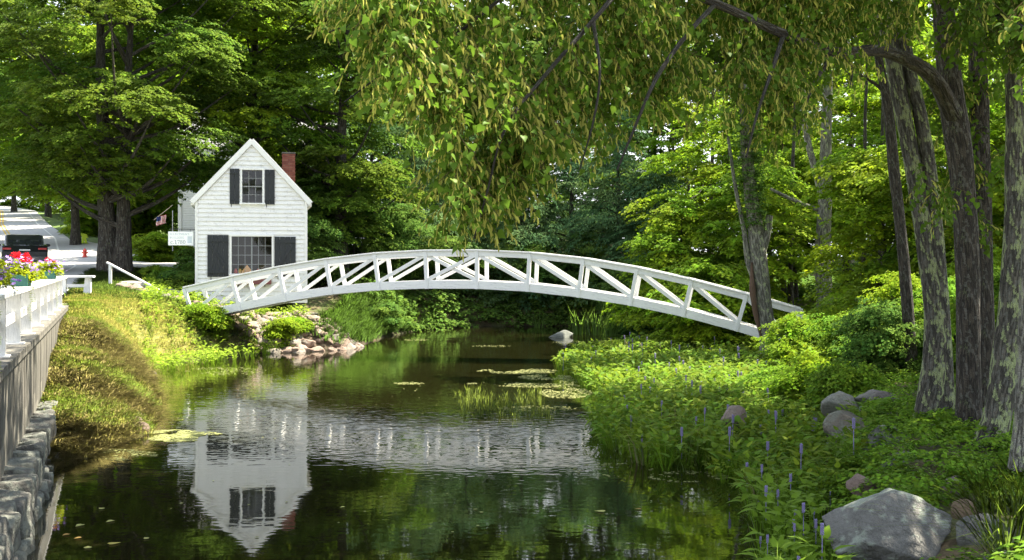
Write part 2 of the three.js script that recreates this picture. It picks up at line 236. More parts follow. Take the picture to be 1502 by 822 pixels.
// ------------------------------------------------------------------ footbridge
{
  const TH = 11.6 * Math.PI / 180, u = V(Math.cos(TH), 0, Math.sin(TH)), n = V(Math.sin(TH), 0, -Math.cos(TH)), O = W(-2.08, 0, 38.86), WIDE = 1.45;
  const onPlane = (px, py) => { const r = (px - CX) / F, s = (r * -O.z - O.x) / (u.x + r * u.z), d = -O.z - s * u.z; return [s, EYE - (py - HY) / F * d]; };
  const topPx = [[269, 421], [338.5, 405], [408, 390.5], [477, 379], [549, 370.5], [623.7, 366.5], [699.6, 366], [777, 369.5], [855.7, 378], [934.8, 391.5], [1015, 409.4], [1096, 430.5], [1178, 453.5]].map(p => onPlane(...p));
  const botPx = [[284, 471], [353, 455.7], [419, 442.6], [486.6, 432.2], [556, 426], [626.4, 423.6], [699.6, 424], [774, 428], [848, 436.5], [924.5, 448.6], [1002, 465], [1080, 486], [1160, 510]].map(p => onPlane(...p));
  const b = thing('footbridge', 'long arched white timber footbridge with truss railings spanning the pond', 'footbridge', O.clone());
  const P = ([s, y], across) => u.clone().multiplyScalar(s).addScaledVector(n, across).setY(y);
  const MB = M.white;
  for (const off of [0, WIDE]) {
    const T = topPx.map(p => P(p, off)), B = botPx.map(p => P(p, off));
    for (let i = 0; i < 12; i++) {
      const upT = n.clone().cross(T[i + 1].clone().sub(T[i])).normalize(); if (upT.y < 0) upT.negate();
      const dn = (p, k) => p.clone().addScaledVector(upT, k);
      beam(b, 'rail_cap', dn(T[i], -0.025), dn(T[i + 1], -0.025), 0.17, 0.05, MB, upT, 0.008, 0.008);
      beam(b, 'top_rail', dn(T[i], -0.138), dn(T[i + 1], -0.138), 0.07, 0.17, MB, upT, 0.006, 0.002);
      const upB = n.clone().cross(B[i + 1].clone().sub(B[i])).normalize(); if (upB.y < 0) upB.negate();
      const ub = (p, k) => p.clone().addScaledVector(upB, k);
      beam(b, 'bottom_chord', ub(B[i], 0.14), ub(B[i + 1], 0.14), 0.085, 0.28, MB, upB, 0.006, 0.002);
      const lo = (k) => B[k].clone().lerp(T[k], 0.23), hi = (k) => B[k].clone().lerp(T[k], 0.86);
      const along = T[i + 1].clone().sub(T[i]).normalize(), dg = (a, c, k) => beam(b, 'brace', a.clone().addScaledVector(n, k), c.clone().addScaledVector(n, k), 0.045, 0.12, MB, upT, 0.006);
      const in1 = (v, k) => v.clone().addScaledVector(along, k);
      if (i < 5) dg(in1(lo(i), 0.04), in1(hi(i + 1), -0.04), 0.012);
      else if (i > 5) dg(in1(hi(i), 0.04), in1(lo(i + 1), -0.04), 0.012);
      else { dg(in1(lo(i), 0.04), in1(hi(i + 1), -0.04), -0.018); dg(in1(hi(i), 0.04), in1(lo(i + 1), -0.04), 0.032); }
    }
    for (let i = 0; i < 13; i++) {
      const a = B[i].clone(), c = T[i].clone(), ax = c.clone().sub(a).normalize(); c.addScaledVector(ax, -0.06); a.addScaledVector(ax, -0.01);
      const along = n.clone().cross(ax).normalize();
      const post = beam(b, 'post', a, c, 0.12, 0.125, MB, n, 0.006);
      post.userData.off = off; delete post.userData.off;
    }
  }
  // deck planks laid across
  const pts = botPx.map(p => P(p, WIDE / 2)), curve = new THREE.CatmullRomCurve3(pts), L = curve.getLength(), N = Math.floor(L / 0.16), deckMat = [0, 1, 2].map(k => std({ color: rgb(0.5 - 0.05 * k, 0.49 - 0.05 * k, 0.46 - 0.05 * k), map: grainTex, roughness: 0.8 }));
  const pg = new THREE.BoxGeometry(0.145, 0.045, WIDE - 0.12), R = rng(4);
  for (let i = 0; i < N; i++) {
    const t = (i + 0.5) / N, p = curve.getPointAt(t), tan = curve.getTangentAt(t), up = n.clone().cross(tan).normalize(); if (up.y < 0) up.negate();
    const m = part(b, 'deck_plank', pg, deckMat[Math.floor(R() * 3)]); m.applyMatrix4(new THREE.Matrix4().makeBasis(tan, up, n.clone().negate().multiplyScalar(-1)).setPosition(p.addScaledVector(up, 0.235 + 0.004 * R())));
  }
  for (let i = 0; i < 13; i += 1) { const p = P(botPx[i], 0.05), q = P(botPx[i], WIDE - 0.05); p.y += 0.12; q.y += 0.12; beam(b, 'cross_beam', p, q, 0.1, 0.14, MB); }
  // abutments
  const a1 = P(botPx[0], WIDE / 2), a2 = P(botPx[12], WIDE / 2);
  const ab = new RoundedBoxGeometry(0.7, 0.9, 1.9, 2, 0.05); uvBox(ab, 1); const m1 = solo('bridge_abutment', ab, M.concrete, 'low concrete abutment under the footbridge end beside the little house', 'abutment'); m1.position.copy(O.clone().add(a1)).y -= 0.47; m1.rotation.y = -TH;
  const m2 = solo('bridge_abutment', ab, M.concrete, 'low concrete abutment under the footbridge end among the trees', 'abutment'); m2.position.copy(O.clone().add(a2)).y -= 0.47; m2.rotation.y = -TH;
}

// ------------------------------------------------------------------ little white house
{
  const px0 = 369, D = 45.3, base = at(px0, HY, D); base.y = 1.26;
  const h = thing('white_house', 'tiny white clapboard house with black shutters beside the footbridge', 'house', base, Math.atan2(-base.x, D));
  const HW = 2.13, y0 = 0.53, ye = 4.4, ya = 6.72, DEEP = 5.4;
  const ups = { x: 0.02, y0: 4.32, y1: 5.6, w: 0.78 }, low = { x: 0.0, y0: 1.55, y1: 3.0, w: 1.54 };
  // sheathing with openings
  const sh = new THREE.Shape([[-HW, y0], [HW, y0], [HW, ye], [0, ya], [-HW, ye]].map(p => new THREE.Vector2(...p)));
  for (const o of [ups, low]) sh.holes.push(new THREE.Path([[o.x - o.w / 2, o.y0], [o.x - o.w / 2, o.y1], [o.x + o.w / 2, o.y1], [o.x + o.w / 2, o.y0]].map(p => new THREE.Vector2(...p))));
  const eg = new THREE.ExtrudeGeometry(sh, { depth: 0.08, bevelEnabled: false }); eg.translate(0, 0, -0.08); part(h, 'front_wall', eg, M.white);
  const bs = new THREE.Shape([[-HW, y0], [HW, y0], [HW, ye], [0, ya], [-HW, ye]].map(p => new THREE.Vector2(...p)));
  const bg = new THREE.ExtrudeGeometry(bs, { depth: 0.08, bevelEnabled: false }); bg.translate(0, 0, -DEEP); part(h, 'back_wall', bg, M.white);
  for (const s of [-1, 1]) box(h, 'side_wall', s * (HW - 0.04), (y0 + ye) / 2, -DEEP / 2, 0.08, ye - y0, DEEP - 0.17, M.white);
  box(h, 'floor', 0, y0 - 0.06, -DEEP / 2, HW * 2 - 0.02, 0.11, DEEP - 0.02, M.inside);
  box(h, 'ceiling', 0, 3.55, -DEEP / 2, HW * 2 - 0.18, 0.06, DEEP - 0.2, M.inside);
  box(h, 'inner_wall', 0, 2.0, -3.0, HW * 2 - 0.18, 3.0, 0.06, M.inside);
  // clapboards, each its own board, cut round the openings and to the gable
  const exp = 0.17;
  const board = (xa0, xb0, ya_, xa1, xb1, yb_) => {       // bottom edge xa0..xb0 at ya_, top edge xa1..xb1 at yb_; thick at the bottom
    const v = [[xa0, ya_, 0.004], [xb0, ya_, 0.004], [xa0, ya_, 0.048], [xb0, ya_, 0.048], [xa1, yb_, 0.004], [xb1, yb_, 0.004], [xa1, yb_, 0.009], [xb1, yb_, 0.009]];
    const f = [[2, 3, 7], [2, 7, 6], [0, 1, 3], [0, 3, 2], [6, 7, 5], [6, 5, 4], [0, 2, 6], [0, 6, 4], [3, 1, 5], [3, 5, 7]];
    const P = []; for (const t of f) for (const k of t) P.push(...v[k]); const g = new THREE.BufferGeometry(); g.setAttribute('position', new THREE.Float32BufferAttribute(P, 3)); g.computeVertexNormals(); uvBox(g, 1); return part(h, 'clapboard', g, boardMats[Math.floor(R() * 3)]);
  };
  const R = rng(77), boardMats = [0.7, 0.685, 0.665].map(c => std({ color: rgb(c * 1.11, c * 1.11, c * 1.1), map: paintTex, roughness: 0.5, bumpMap: grainBump, bumpScale: 0.0015 }));
  const slopeX = (y) => y < ye ? HW - 0.085 : (HW - 0.085) * (ya - 0.1 - y) / (ya - 0.1 - ye);
  for (let y = y0; y < ya - 0.2; y += exp) {
    const yt = Math.min(y + exp + 0.012, ya - 0.12), a = slopeX(y), b = Math.max(0.02, slopeX(yt));
    const cut = [ups, low].find(o => yt > o.y0 - 0.04 && y < o.y1 + 0.04);
    if (!cut) board(-a, a, y, -b, b, yt); else { const L = cut.x - cut.w / 2 - 0.04, Q = cut.x + cut.w / 2 + 0.04; board(-a, L, y, -b, L, yt); board(Q, a, y, Q, b, yt); }
  }
  for (const s of [-1, 1]) box(h, 'corner_board', s * (HW - 0.04), (y0 + ye) / 2 - 0.02, 0.03, 0.1, ye - y0, 0.06, M.white, 0.004);
  box(h, 'sill_board', 0, y0 - 0.07, 0.022, HW * 2 + 0.02, 0.13, 0.05, M.white, 0.004);
  // roof: slabs and rake boards
  for (const s of [-1, 1]) {
    const a = V(s * (HW + 0.13), ye - 0.06, 0), c = V(-s * 0.0, ya + 0.04, 0), len = a.distanceTo(c), ang = Math.atan2(c.y - a.y, -s * (a.x - c.x) * 1);
    const g = new RoundedBoxGeometry(len, 0.06, DEEP + 0.16, 1, 0.008); uvBox(g, 1); const m = part(h, 'roof_slope', g, M.roof); m.position.set((a.x + c.x) / 2, (a.y + c.y) / 2 + 0.03, -DEEP / 2 - 0.02); m.rotation.z = -s * Math.atan2(c.y - a.y, Math.abs(a.x - c.x));
    const r = part(h, 'rake_board', new RoundedBoxGeometry(len + 0.03, 0.2, 0.05, 1, 0.006), M.white); r.position.set((a.x + c.x) / 2, (a.y + c.y) / 2 - 0.02 , 0.092 + s * 0.001); r.rotation.z = m.rotation.z;
    box(h, 'eave_board', s * (HW + 0.1), ye - 0.14, -DEEP / 2, 0.16, 0.12, DEEP - 0.05, M.white, 0.006);
  }
  // windows
  const win = (o, cols, rows, meet) => {
    const w = new THREE.Group(); w.name = 'window'; h.add(w);
    const cw = 0.075, cy = (o.y0 + o.y1) / 2, ch = o.y1 - o.y0;
    for (const s of [-1, 1]) box(w, 'casing', o.x + s * (o.w / 2 + cw / 2 - 0.006), cy, 0.035, cw, ch + 0.02, 0.09, M.white, 0.005);
    box(w, 'head_casing', o.x, o.y1 + 0.045, 0.038, o.w + cw * 2 + 0.05, 0.08, 0.1, M.white, 0.005);
    box(w, 'sill', o.x, o.y0 - 0.035, 0.05, o.w + cw * 2 + 0.06, 0.06, 0.12, M.white, 0.006);
    const cwid = o.w / cols, rh = ch / rows;
    for (let i = 1; i < cols; i++) box(w, 'muntin', o.x - o.w / 2 + i * cwid, cy, -0.03, i * 2 === cols && meet ? 0.05 : 0.02, ch, 0.03, M.muntin);
    for (let j = 1; j < rows; j++) box(w, 'muntin', o.x, o.y0 + j * rh, -0.033, o.w, j * 2 === rows && !meet ? 0.045 : 0.02, 0.03, M.muntin);
    for (let i = 0; i < cols; i++) for (let j = 0; j < rows; j++) { const g = new THREE.PlaneGeometry(cwid - 0.016, rh - 0.016); g.rotateX((R() - 0.5) * 0.012); g.rotateY((R() - 0.5) * 0.012); g.translate(o.x - o.w / 2 + (i + 0.5) * cwid, o.y0 + (j + 0.5) * rh, -0.03); part(w, 'pane', g, M.glass); }
  };
  win(ups, 3, 4, false); win(low, 6, 4, true);
  // shutters: planks, battens, diagonal
  const shutter = (x, y0_, y1_, w, diag) => {
    const s = new THREE.Group(); s.name = 'shutter'; h.add(s); const n = Math.round(w / 0.2), pw = w / n, hh = y1_ - y0_;
    for (let i = 0; i < n; i++) box(s, 'plank', x - w / 2 + (i + 0.5) * pw, (y0_ + y1_) / 2, 0.065, pw - 0.008, hh, 0.025, M.shutter, 0.003);
    for (const k of [0.12, 0.88]) box(s, 'batten', x, y0_ + hh * k * (diag ? 1 : 1), 0.09, w - 0.01, diag ? 0.13 : 0.07, 0.025, M.shutter, 0.003);
    if (diag) beam(s, 'diagonal_brace', V(x - diag * w * 0.38, y0_ + hh * 0.8, 0.089), V(x + diag * w * 0.42, y0_ + hh * 0.2, 0.089), 0.024, 0.1, M.shutter, V(0, 0, 1).cross(V(1, 1, 0)).normalize(), 0.003);
    box(s, 'holdback', x - w * 0.33, y0_ - 0.05, 0.06, 0.025, 0.12, 0.02, M.iron); box(s, 'hinge', x + w * 0.45 * (diag || 1), y0_ + hh * 0.8, 0.107, 0.08, 0.025, 0.008, M.iron); box(s, 'hinge', x + w * 0.45 * (diag || 1), y0_ + hh * 0.2, 0.107, 0.08, 0.025, 0.008, M.iron);
  };
  shutter(-0.655, 4.26, 5.64, 0.37, 0); shutter(0.69, 4.26, 5.62, 0.38, 0);
  shutter(-1.28, 1.43, 3.05, 0.8, 1); shutter(1.28, 1.43, 3.0, 0.82, -1);
  // chimney of bricks
  const ch = new THREE.Group(); ch.name = 'chimney'; h.add(ch);
  const bricks = [[], [], []], cx = 1.5, cz = -2.9, cwd = 0.5; let row = 0;
  for (let y = 4.6; y < 6.5; y += 0.075, row++) for (const side of [0, 1, 2, 3]) for (let k = 0; k < 2; k++) {
    const g = new THREE.BoxGeometry(0.235, 0.062, 0.1), o = (row % 2 ? 0.03 : -0.03) + (k - 0.5) * 0.248; g.translate(o, y, cwd / 2 - 0.05 + 0.006 * R()); g.rotateY(side * Math.PI / 2); g.translate(cx, 0, cz); bricks[Math.floor(R() * 3)].push(g);
  }
  bricks.forEach((b, i) => { const m = part(ch, 'brickwork', mergeGeometries(b), std({ color: [rgb(0.2, 0.065, 0.042), rgb(0.165, 0.05, 0.035), rgb(0.23, 0.09, 0.06)][i], roughness: 0.9 })); m.userData.kind = 'stuff'; });
  box(ch, 'mortar_core', cx, 5.5, cz, cwd - 0.03, 1.98, cwd - 0.03, M.concrete);
  box(ch, 'chimney_cap', cx, 6.55, cz, cwd + 0.06, 0.06, cwd + 0.06, M.concrete, 0.01);
  // piers and footing slab
  for (const x of [-0.35, 1.8]) for (const z of [-0.25, -4.9]) { const g = new RoundedBoxGeometry(0.44, y0 - 0.12 + 0.06, 0.42, 1, 0.015); uvBox(g); g.translate(x, (y0 - 0.12) / 2 - 0.03, z); part(h, 'pier', g, M.concrete); }
  { const g = new RoundedBoxGeometry(3.6, 0.3, 0.9, 1, 0.02); uvBox(g); g.translate(0.75, -0.16, 0.0); part(h, 'footing', g, M.concrete); }
  // things inside, on the ledge behind the big window
  const L = (x, y, z) => h.localToWorld(V(x, y, z)); h.updateMatrixWorld(true);
  const ledge = solo('display_table', (() => { const parts = [new THREE.BoxGeometry(1.7, 0.05, 0.5).translate(0, 0.975, 0)]; for (const a of [-0.78, 0.78]) for (const c of [-0.2, 0.2]) parts.push(new THREE.BoxGeometry(0.06, 0.95, 0.06).translate(a, 0.475, c)); return mergeGeometries(parts); })(), std({ color: rgb(0.2, 0.12, 0.06), roughness: 0.7 }), 'wooden display table behind the big window of the little house', 'table', null, L(0, y0 + 0.0, -0.55)); ledge.rotation.y = h.rotation.y;
  const hs = new THREE.Shape([[-0.2, 0], [0.2, 0], [0.2, 0.12], [0, 0.36], [-0.2, 0.12]].map(p => new THREE.Vector2(...p)));
  const mh = solo('model_house', new THREE.ExtrudeGeometry(hs, { depth: 0.25, bevelEnabled: false }), std({ color: rgb(0.62, 0.34, 0.13), roughness: 0.7 }), 'small wooden model house with pointed gable in the big window', 'model', null, L(-0.18, y0 + 1.0, -0.6)); mh.rotation.y = h.rotation.y;
  const jar = new THREE.LatheGeometry([[0, 0], [0.06, 0], [0.075, 0.05], [0.07, 0.14], [0.035, 0.18], [0.04, 0.21], [0.03, 0.21]].map(p => new THREE.Vector2(...p)), 14);
  [[-0.62, 0.5, 0.06, 0.04, 'red'], [-0.45, 0.62, 0.4, 0.1, 'amber'], [0.25, 0.45, 0.07, 0.03, 'crimson'], [0.5, 0.1, 0.12, 0.3, 'blue']].forEach(([x, r, g, b, c]) => solo('jar', jar, std({ color: rgb(r, g, b), roughness: 0.3 }), `${c} glazed jar on the display table inside the little house`, 'jar', 'jars in the window', L(x, y0 + 1.0, -0.45)));
  M.houseL = L; M.houseTurn = h.rotation.y;
  // window box under the big window
  const wb = thing('window_box', 'dark red wooden window box under the big window behind the footbridge', 'planter', L(0, 1.14, 0.16), h.rotation.y);
  const red = std({ color: rgb(0.16, 0.05, 0.05), roughness: 0.7 });
  box(wb, 'front_board', 0, 0.1, 0.09, 1.5, 0.2, 0.02, red, 0.003); box(wb, 'back_board', 0, 0.1, -0.09, 1.5, 0.2, 0.02, red, 0.003); box(wb, 'bottom_board', 0, 0.0, 0, 1.46, 0.02, 0.15, red); for (const s of [-1, 1]) { box(wb, 'end_board', s * 0.74, 0.1, 0, 0.02, 0.196, 0.155, red, 0.003); box(wb, 'bracket', s * 0.5, -0.06, -0.06, 0.03, 0.1, 0.14, M.iron); }
  // hanging sign on a bracket
  const sg = thing('hanging_sign', 'white board sign reading SELECTMENS BUILDING c.1780 beside the little house', 'sign', at(265, 350, 44.9), 0.12);
  const cv = document.createElement('canvas'); cv.width = 512; cv.height = 288; const c2 = cv.getContext('2d');
  c2.fillStyle = '#eceeec'; c2.fillRect(0, 0, 512, 288); c2.fillStyle = '#9aa6b2'; c2.textAlign = 'left'; c2.font = '60px serif'; c2.fillText('SELECTMEN’S', 26, 72); c2.fillText('BUILDING', 26, 148); c2.fillStyle = '#5d6872'; c2.font = '104px serif'; c2.fillText('c.1780', 40, 258); c2.fillStyle = '#c3ccd3'; c2.fillRect(392, 96, 92, 150); c2.strokeStyle = '#dfe3e4'; c2.lineWidth = 6; c2.strokeRect(4, 4, 504, 280);
  const ct = new THREE.CanvasTexture(cv); ct.colorSpace = THREE.SRGBColorSpace;
  const signW = 0.96, signH = 0.54; box(sg, 'board', 0, 0, 0, signW, signH, 0.035, M.white, 0.006); const pl = new THREE.PlaneGeometry(signW - 0.02, signH - 0.02); pl.translate(0, 0, 0.0205); part(sg, 'lettering', pl, std({ map: ct, roughness: 0.6 }));
  for (const s of [-1, 1]) box(sg, 'hook', s * 0.36, 0.31, 0, 0.012, 0.09, 0.012, M.iron); box(sg, 'bracket_arm', 0.22, 0.36, 0, 1.3, 0.025, 0.025, M.iron);
}

// ------------------------------------------------------------------ roadside wall, stones at its foot, railing
const wallTurn = Math.atan(0.3457), wallDir = V(-0.3457, 0, -1).normalize();       // along the wall, away from the camera
const wallAt = (d, off = 0, y = 0) => W(wallX(d), y, d).addScaledVector(V(1, 0, -0.3457).normalize(), off);
{
  const len = (WALL_END - 9) / Math.cos(wallTurn), mid = wallAt((9 + WALL_END) / 2, -0.22);
  const w = thing('retaining_wall', 'weathered grey concrete retaining wall holding the road above the pond', 'wall', V(mid.x, 0, mid.z), wallTurn);
  const g = new THREE.BoxGeometry(0.4, 2.3, len); uvBox(g, 0.5); g.translate(0, 0.72, 0); part(w, 'wall_face', g, M.concrete);
  const c = new RoundedBoxGeometry(0.5, 0.14, len, 1, 0.015); uvBox(c, 0.7); c.translate(0.0, WALL_TOP - 0.07 + 0.04, 0); part(w, 'coping', c, M.concrete);
  for (let k = 0; k < 14; k++) { const r = new THREE.BoxGeometry(0.05, 1.75, 0.5); uvBox(r, 0.5); r.translate(0.182, 0.95, -len / 2 + 1 + k * 2.1); part(w, 'rib', r, M.concrete); }
}
function rockGeo(seed, detail, sx, sy, sz, rough = 0.35, colFn, block = false) {
  let g = new THREE.IcosahedronGeometry(1, detail); g.deleteAttribute('uv'); g.deleteAttribute('normal'); g = mergeVertices(g, 1e-4);
  const p = g.attributes.position, R = rng(seed), pl = []; if (block) for (const q of [[1, 0, 0], [-1, 0, 0], [0, 1, 0], [0, -1, 0], [0, 0, 1], [0, 0, -1]]) pl.push([V(q[0] + 0.3 * (R() - 0.5), q[1] + 0.3 * (R() - 0.5), q[2] + 0.3 * (R() - 0.5)).normalize(), 0.62]); for (let i = 0; i < (block ? 4 : 14); i++) { const v = V(R() * 2 - 1, R() * 2 - 1, R() * 2 - 1).normalize(); pl.push([v, (block ? 0.72 : 0.52) + 0.28 * R()]); }
  for (let i = 0; i < p.count; i++) { const v = V(p.getX(i), p.getY(i), p.getZ(i)), q = v.clone(); let r = 1; for (const [n, k] of pl) { const dt = v.dot(n); if (dt * r > k) r = k / dt; } r = mix(r, 1, 0.04) + rough * 0.35 * (fbm(q.x * 2 + seed, q.y * 2, q.z * 2, 4) - 0.5) + rough * 0.1 * (fbm(q.x * 9 + seed, q.y * 9, q.z * 9, 2) - 0.5); v.multiplyScalar(r); p.setXYZ(i, v.x * sx, v.y * sy, v.z * sz); }
  g.computeVertexNormals(); tint(g, colFn || (() => [1, 1, 1])); g = g.toNonIndexed(); const pa = g.attributes.position, uv = new Float32Array(pa.count * 2), A = V(0, 0, 0), B = V(0, 0, 0), C = V(0, 0, 0); for (let i = 0; i < pa.count; i += 3) { A.fromBufferAttribute(pa, i); B.fromBufferAttribute(pa, i + 1); C.fromBufferAttribute(pa, i + 2); const nn = B.clone().sub(A).cross(C.clone().sub(A)), ax = Math.abs(nn.x), ay = Math.abs(nn.y), az = Math.abs(nn.z); [A, B, C].forEach((v, k) => { const q = ax > ay && ax > az ? [v.z, v.y] : ay > az ? [v.x, v.z] : [v.x, v.y]; uv[2 * (i + k)] = q[0] * 1.3; uv[2 * (i + k) + 1] = q[1] * 1.3; }); } g.setAttribute('uv', new THREE.BufferAttribute(uv, 2)); return g;
}
const rockCol = (base, seed, lich) => (x, y, z) => { const f = 0.75 + 0.5 * fbm(x * 6 + seed, y * 6, z * 6, 3); let c = base.map(b => b * f); if (lich) { const l = sstep(0.5, 0.56, 0.62 * fbm(x * 3.5 + seed, y * 3.5, z * 3.5 + 3, 3) + 0.4 * fbm(x * 22, y * 22, z * 22 + seed, 3)); c = c.map((b, k) => mix(b, [0.27, 0.3, 0.25][k], l * lich)); } return c; };
{
  const s = thing('stone_footing', 'rough split stones along the foot of the concrete wall', 'stones', V(0, 0, 0)); const R = rng(12);
  for (let k = 0; k < 60; k++) { const d = 9.5 + k * 0.225, up = k % 2; const g = rockGeo(200 + k, 12, 0.3 + 0.1 * R(), 0.33 + 0.06 * R(), 0.37 + 0.06 * R(), 0.45, rockCol(((q) => [0.12 * q, 0.117 * q, 0.105 * q])(0.75 + 0.5 * R()), k, 0.4), true); const m = part(s, 'stone', g, M.rock); m.position.copy(wallAt(d, 0.05 + 0.08 * R() + (up ? 0 : 0.1), up ? 0.34 + 0.05 * R() : -0.08)); m.rotation.set((R() - 0.5) * 0.2, wallTurn + (R() - 0.5) * 0.25, (R() - 0.5) * 0.2); }
}
{
  const r = thing('guard_railing', 'low white painted guard railing with wide flat cap along the road wall', 'railing', V(0, 0, 0));
  const topY = WALL_TOP + 0.88;
  const capTo = 35.5; for (let d = 10; d < capTo; d += 2.6) { const a = wallAt(d, -0.2, topY), b = wallAt(Math.min(d + 2.6, capTo), -0.2, topY); beam(r, 'cap', a, b, 0.34, 0.07, M.rail, undefined, 0.012, -0.006); beam(r, 'mid_rail', a.clone().setY(topY - 0.42), b.clone().setY(topY - 0.42), 0.06, 0.14, M.rail, undefined, 0.008, -0.006); }
  const pg = (() => { const a = [new THREE.BoxGeometry(0.2, 0.83, 0.018).translate(0, 0.43, -0.07), new THREE.BoxGeometry(0.2, 0.83, 0.018).translate(0, 0.43, 0.07), new THREE.BoxGeometry(0.016, 0.83, 0.13).translate(0, 0.43, 0)]; return mergeGeometries(a); })();
  for (let d = 10.6; d < capTo; d += 2.55) { const p = wallAt(d, -0.2, WALL_TOP + 0.045); const m = part(r, 'post', pg, M.rail); m.position.copy(p); m.rotation.y = wallTurn; const pl = part(m, 'base_plate', new RoundedBoxGeometry(0.32, 0.03, 0.3, 1, 0.006), M.rail); pl.position.y = 0.0; }
  // short white bench-like fence end standing in the grass past the wall
  const f = thing('short_fence', 'short white timber fence with flat top past the end of the road wall', 'fence', W(-14.9, ground(-14.9, 40.5), 40.5), 0.1);
  const gy = 3.2 - 19 * 40.5 / F - ground(-14.9, 40.5);
  box(f, 'top_board', -0.25, gy, 0, 1.05, 0.075, 0.36, M.rail, 0.01); { const g = new THREE.ExtrudeGeometry(new THREE.Shape([[-0.14, -0.1], [0.12, -0.1], [0.13, gy - 0.04], [-0.06, gy - 0.04]].map(p => new THREE.Vector2(...p))), { depth: 0.12, bevelEnabled: true, bevelSize: 0.006, bevelThickness: 0.006, bevelSegments: 1 }); g.translate(0.05, 0, -0.06); part(f, 'post', g, M.rail); } box(f, 'post', -0.72, gy / 2 - 0.07, 0, 0.12, gy + 0.06, 0.12, M.rail, 0.006); box(f, 'rail', -0.34, gy * 0.5, 0, 0.66, 0.11, 0.05, M.rail, 0.006);
}
{ // handrail down the steps
  const a = at(158, 386, 43.5), b = at(241, 430, 43.2), h = thing('step_handrail', 'slanting white wooden handrail beside the steps down to the footbridge', 'handrail', V(0, 0, 0));
  beam(h, 'rail', a, b, 0.12, 0.06, M.rail, undefined, 0.008, 0.1);
  for (const t of [0.04, 0.92]) { const p = a.clone().lerp(b, t); p.y -= 0.03; const q = p.clone(); q.y = Math.min(ground(p.x, -p.z), p.y - 0.6) - 0.1; beam(h, 'post', q, p, 0.1, 0.1, M.rail, V(0, 0, 1), 0.006); }
  const R = rng(3); for (let k = 0; k < 5; k++) { const p = a.clone().lerp(b, 0.1 + k * 0.2); const y = ground(p.x, -p.z + 0.9); const g = rockGeo(300 + k, 6, 0.9, 0.14, 0.4, 0.2, rockCol([0.4, 0.37, 0.33], k)); solo('stone_step', g, M.rock, 'flat stone step in the lawn beside the white handrail', 'step', 'stone steps beside the handrail', V(p.x + 0.1, y + 0.02, p.z - 0.9)); }
}

// ------------------------------------------------------------------ plants: building blocks
function leafQuads(n, place, seed) {                          // place(R) -> {p, dir, up, l, w, c}; a folded four-cornered leaf each
  const R = rng(seed), P = [], N = [], C = [], I = [];
  for (let i = 0; i < n; i++) {
    const { p, dir, up, l, w, c, fold = 0.18, curl = 0 } = place(R, i), side = dir.clone().cross(up).normalize(), nn = side.clone().cross(dir).normalize(), b = P.length / 3;
    const q = [p, p.clone().addScaledVector(dir, l * 0.45).addScaledVector(side, w * 0.5).addScaledVector(nn, w * fold), p.clone().addScaledVector(dir, l).addScaledVector(nn, -l * curl), p.clone().addScaledVector(dir, l * 0.45).addScaledVector(side, -w * 0.5).addScaledVector(nn, w * fold)];
    for (const k of q) { P.push(k.x, k.y, k.z); N.push(nn.x, nn.y, nn.z); C.push(...c); }
    I.push(b, b + 1, b + 2, b, b + 2, b + 3);
  }
  const g = new THREE.BufferGeometry(); g.setAttribute('position', new THREE.Float32BufferAttribute(P, 3)); g.setAttribute('normal', new THREE.Float32BufferAttribute(N, 3)); g.setAttribute('color', new THREE.Float32BufferAttribute(C, 3)); g.setIndex(I); return g;
}
const gauss = (R) => (R() + R() + R() - 1.5) / 1.5;
const tone = (R, a = 0.7, b = 1.3) => { const k = a + (b - a) * R(), y = (R() - 0.5) * 0.25; return [k * (1 + y), k, k * (1 - y * 0.8)]; };
// a leafy spray reaching out along +x and drooping at its end; leaves lie in loose tiers
const sprayGeo = (seed, n, r, L, w, droop = 0.35) => leafQuads(n, (R) => { const x = (R() * 1.7 - 0.7) * r, z = gauss(R) * r * 0.75, y = gauss(R) * r * 0.22 - droop * Math.max(0, x) ** 2 / r; const a = Math.atan2(z, x + 0.4 * r) + gauss(R) * 0.9; return { p: V(x, y, z), dir: V(Math.cos(a), -0.25 - 0.5 * R(), Math.sin(a)).normalize(), up: V(gauss(R) * 0.55, 1, gauss(R) * 0.55).normalize(), l: L * (0.7 + 0.6 * R()), w: w * (0.7 + 0.6 * R()), c: tone(R) }; }, seed);
// flat, feathery conifer spray drooping along +x
const firGeo = (seed, n, r) => leafQuads(n, (R) => { const t = R(), x = t * r * 1.3 - 0.2 * r, s = R() < 0.5 ? -1 : 1, spread = (1 - 0.7 * t) * r * 0.7, z = s * R() * spread, y = -0.5 * x * x / r + gauss(R) * 0.07 * r; return { p: V(x, y, z), dir: V(0.75, -0.35 - 0.4 * R(), s * (0.4 + 0.4 * R())).normalize(), up: V(gauss(R) * 0.4, 1, gauss(R) * 0.4).normalize(), l: 0.16 * (0.7 + 0.6 * R()), w: 0.05, c: tone(R, 0.65, 1.25), fold: 0.05 }; }, seed);
const S = {
  big: [1, 2, 3].map(k => sprayGeo(k, 46, 0.62, 0.17, 0.15)), mid: [4, 5, 6].map(k => sprayGeo(k, 44, 0.5, 0.125, 0.11)), fine: [7, 8, 9].map(k => sprayGeo(k, 44, 0.36, 0.085, 0.07)),
  fir: [10, 11, 12].map(k => firGeo(k, 60, 0.75)), far: [13, 14, 15].map(k => sprayGeo(k, 40, 0.95, 0.3, 0.26)),
};
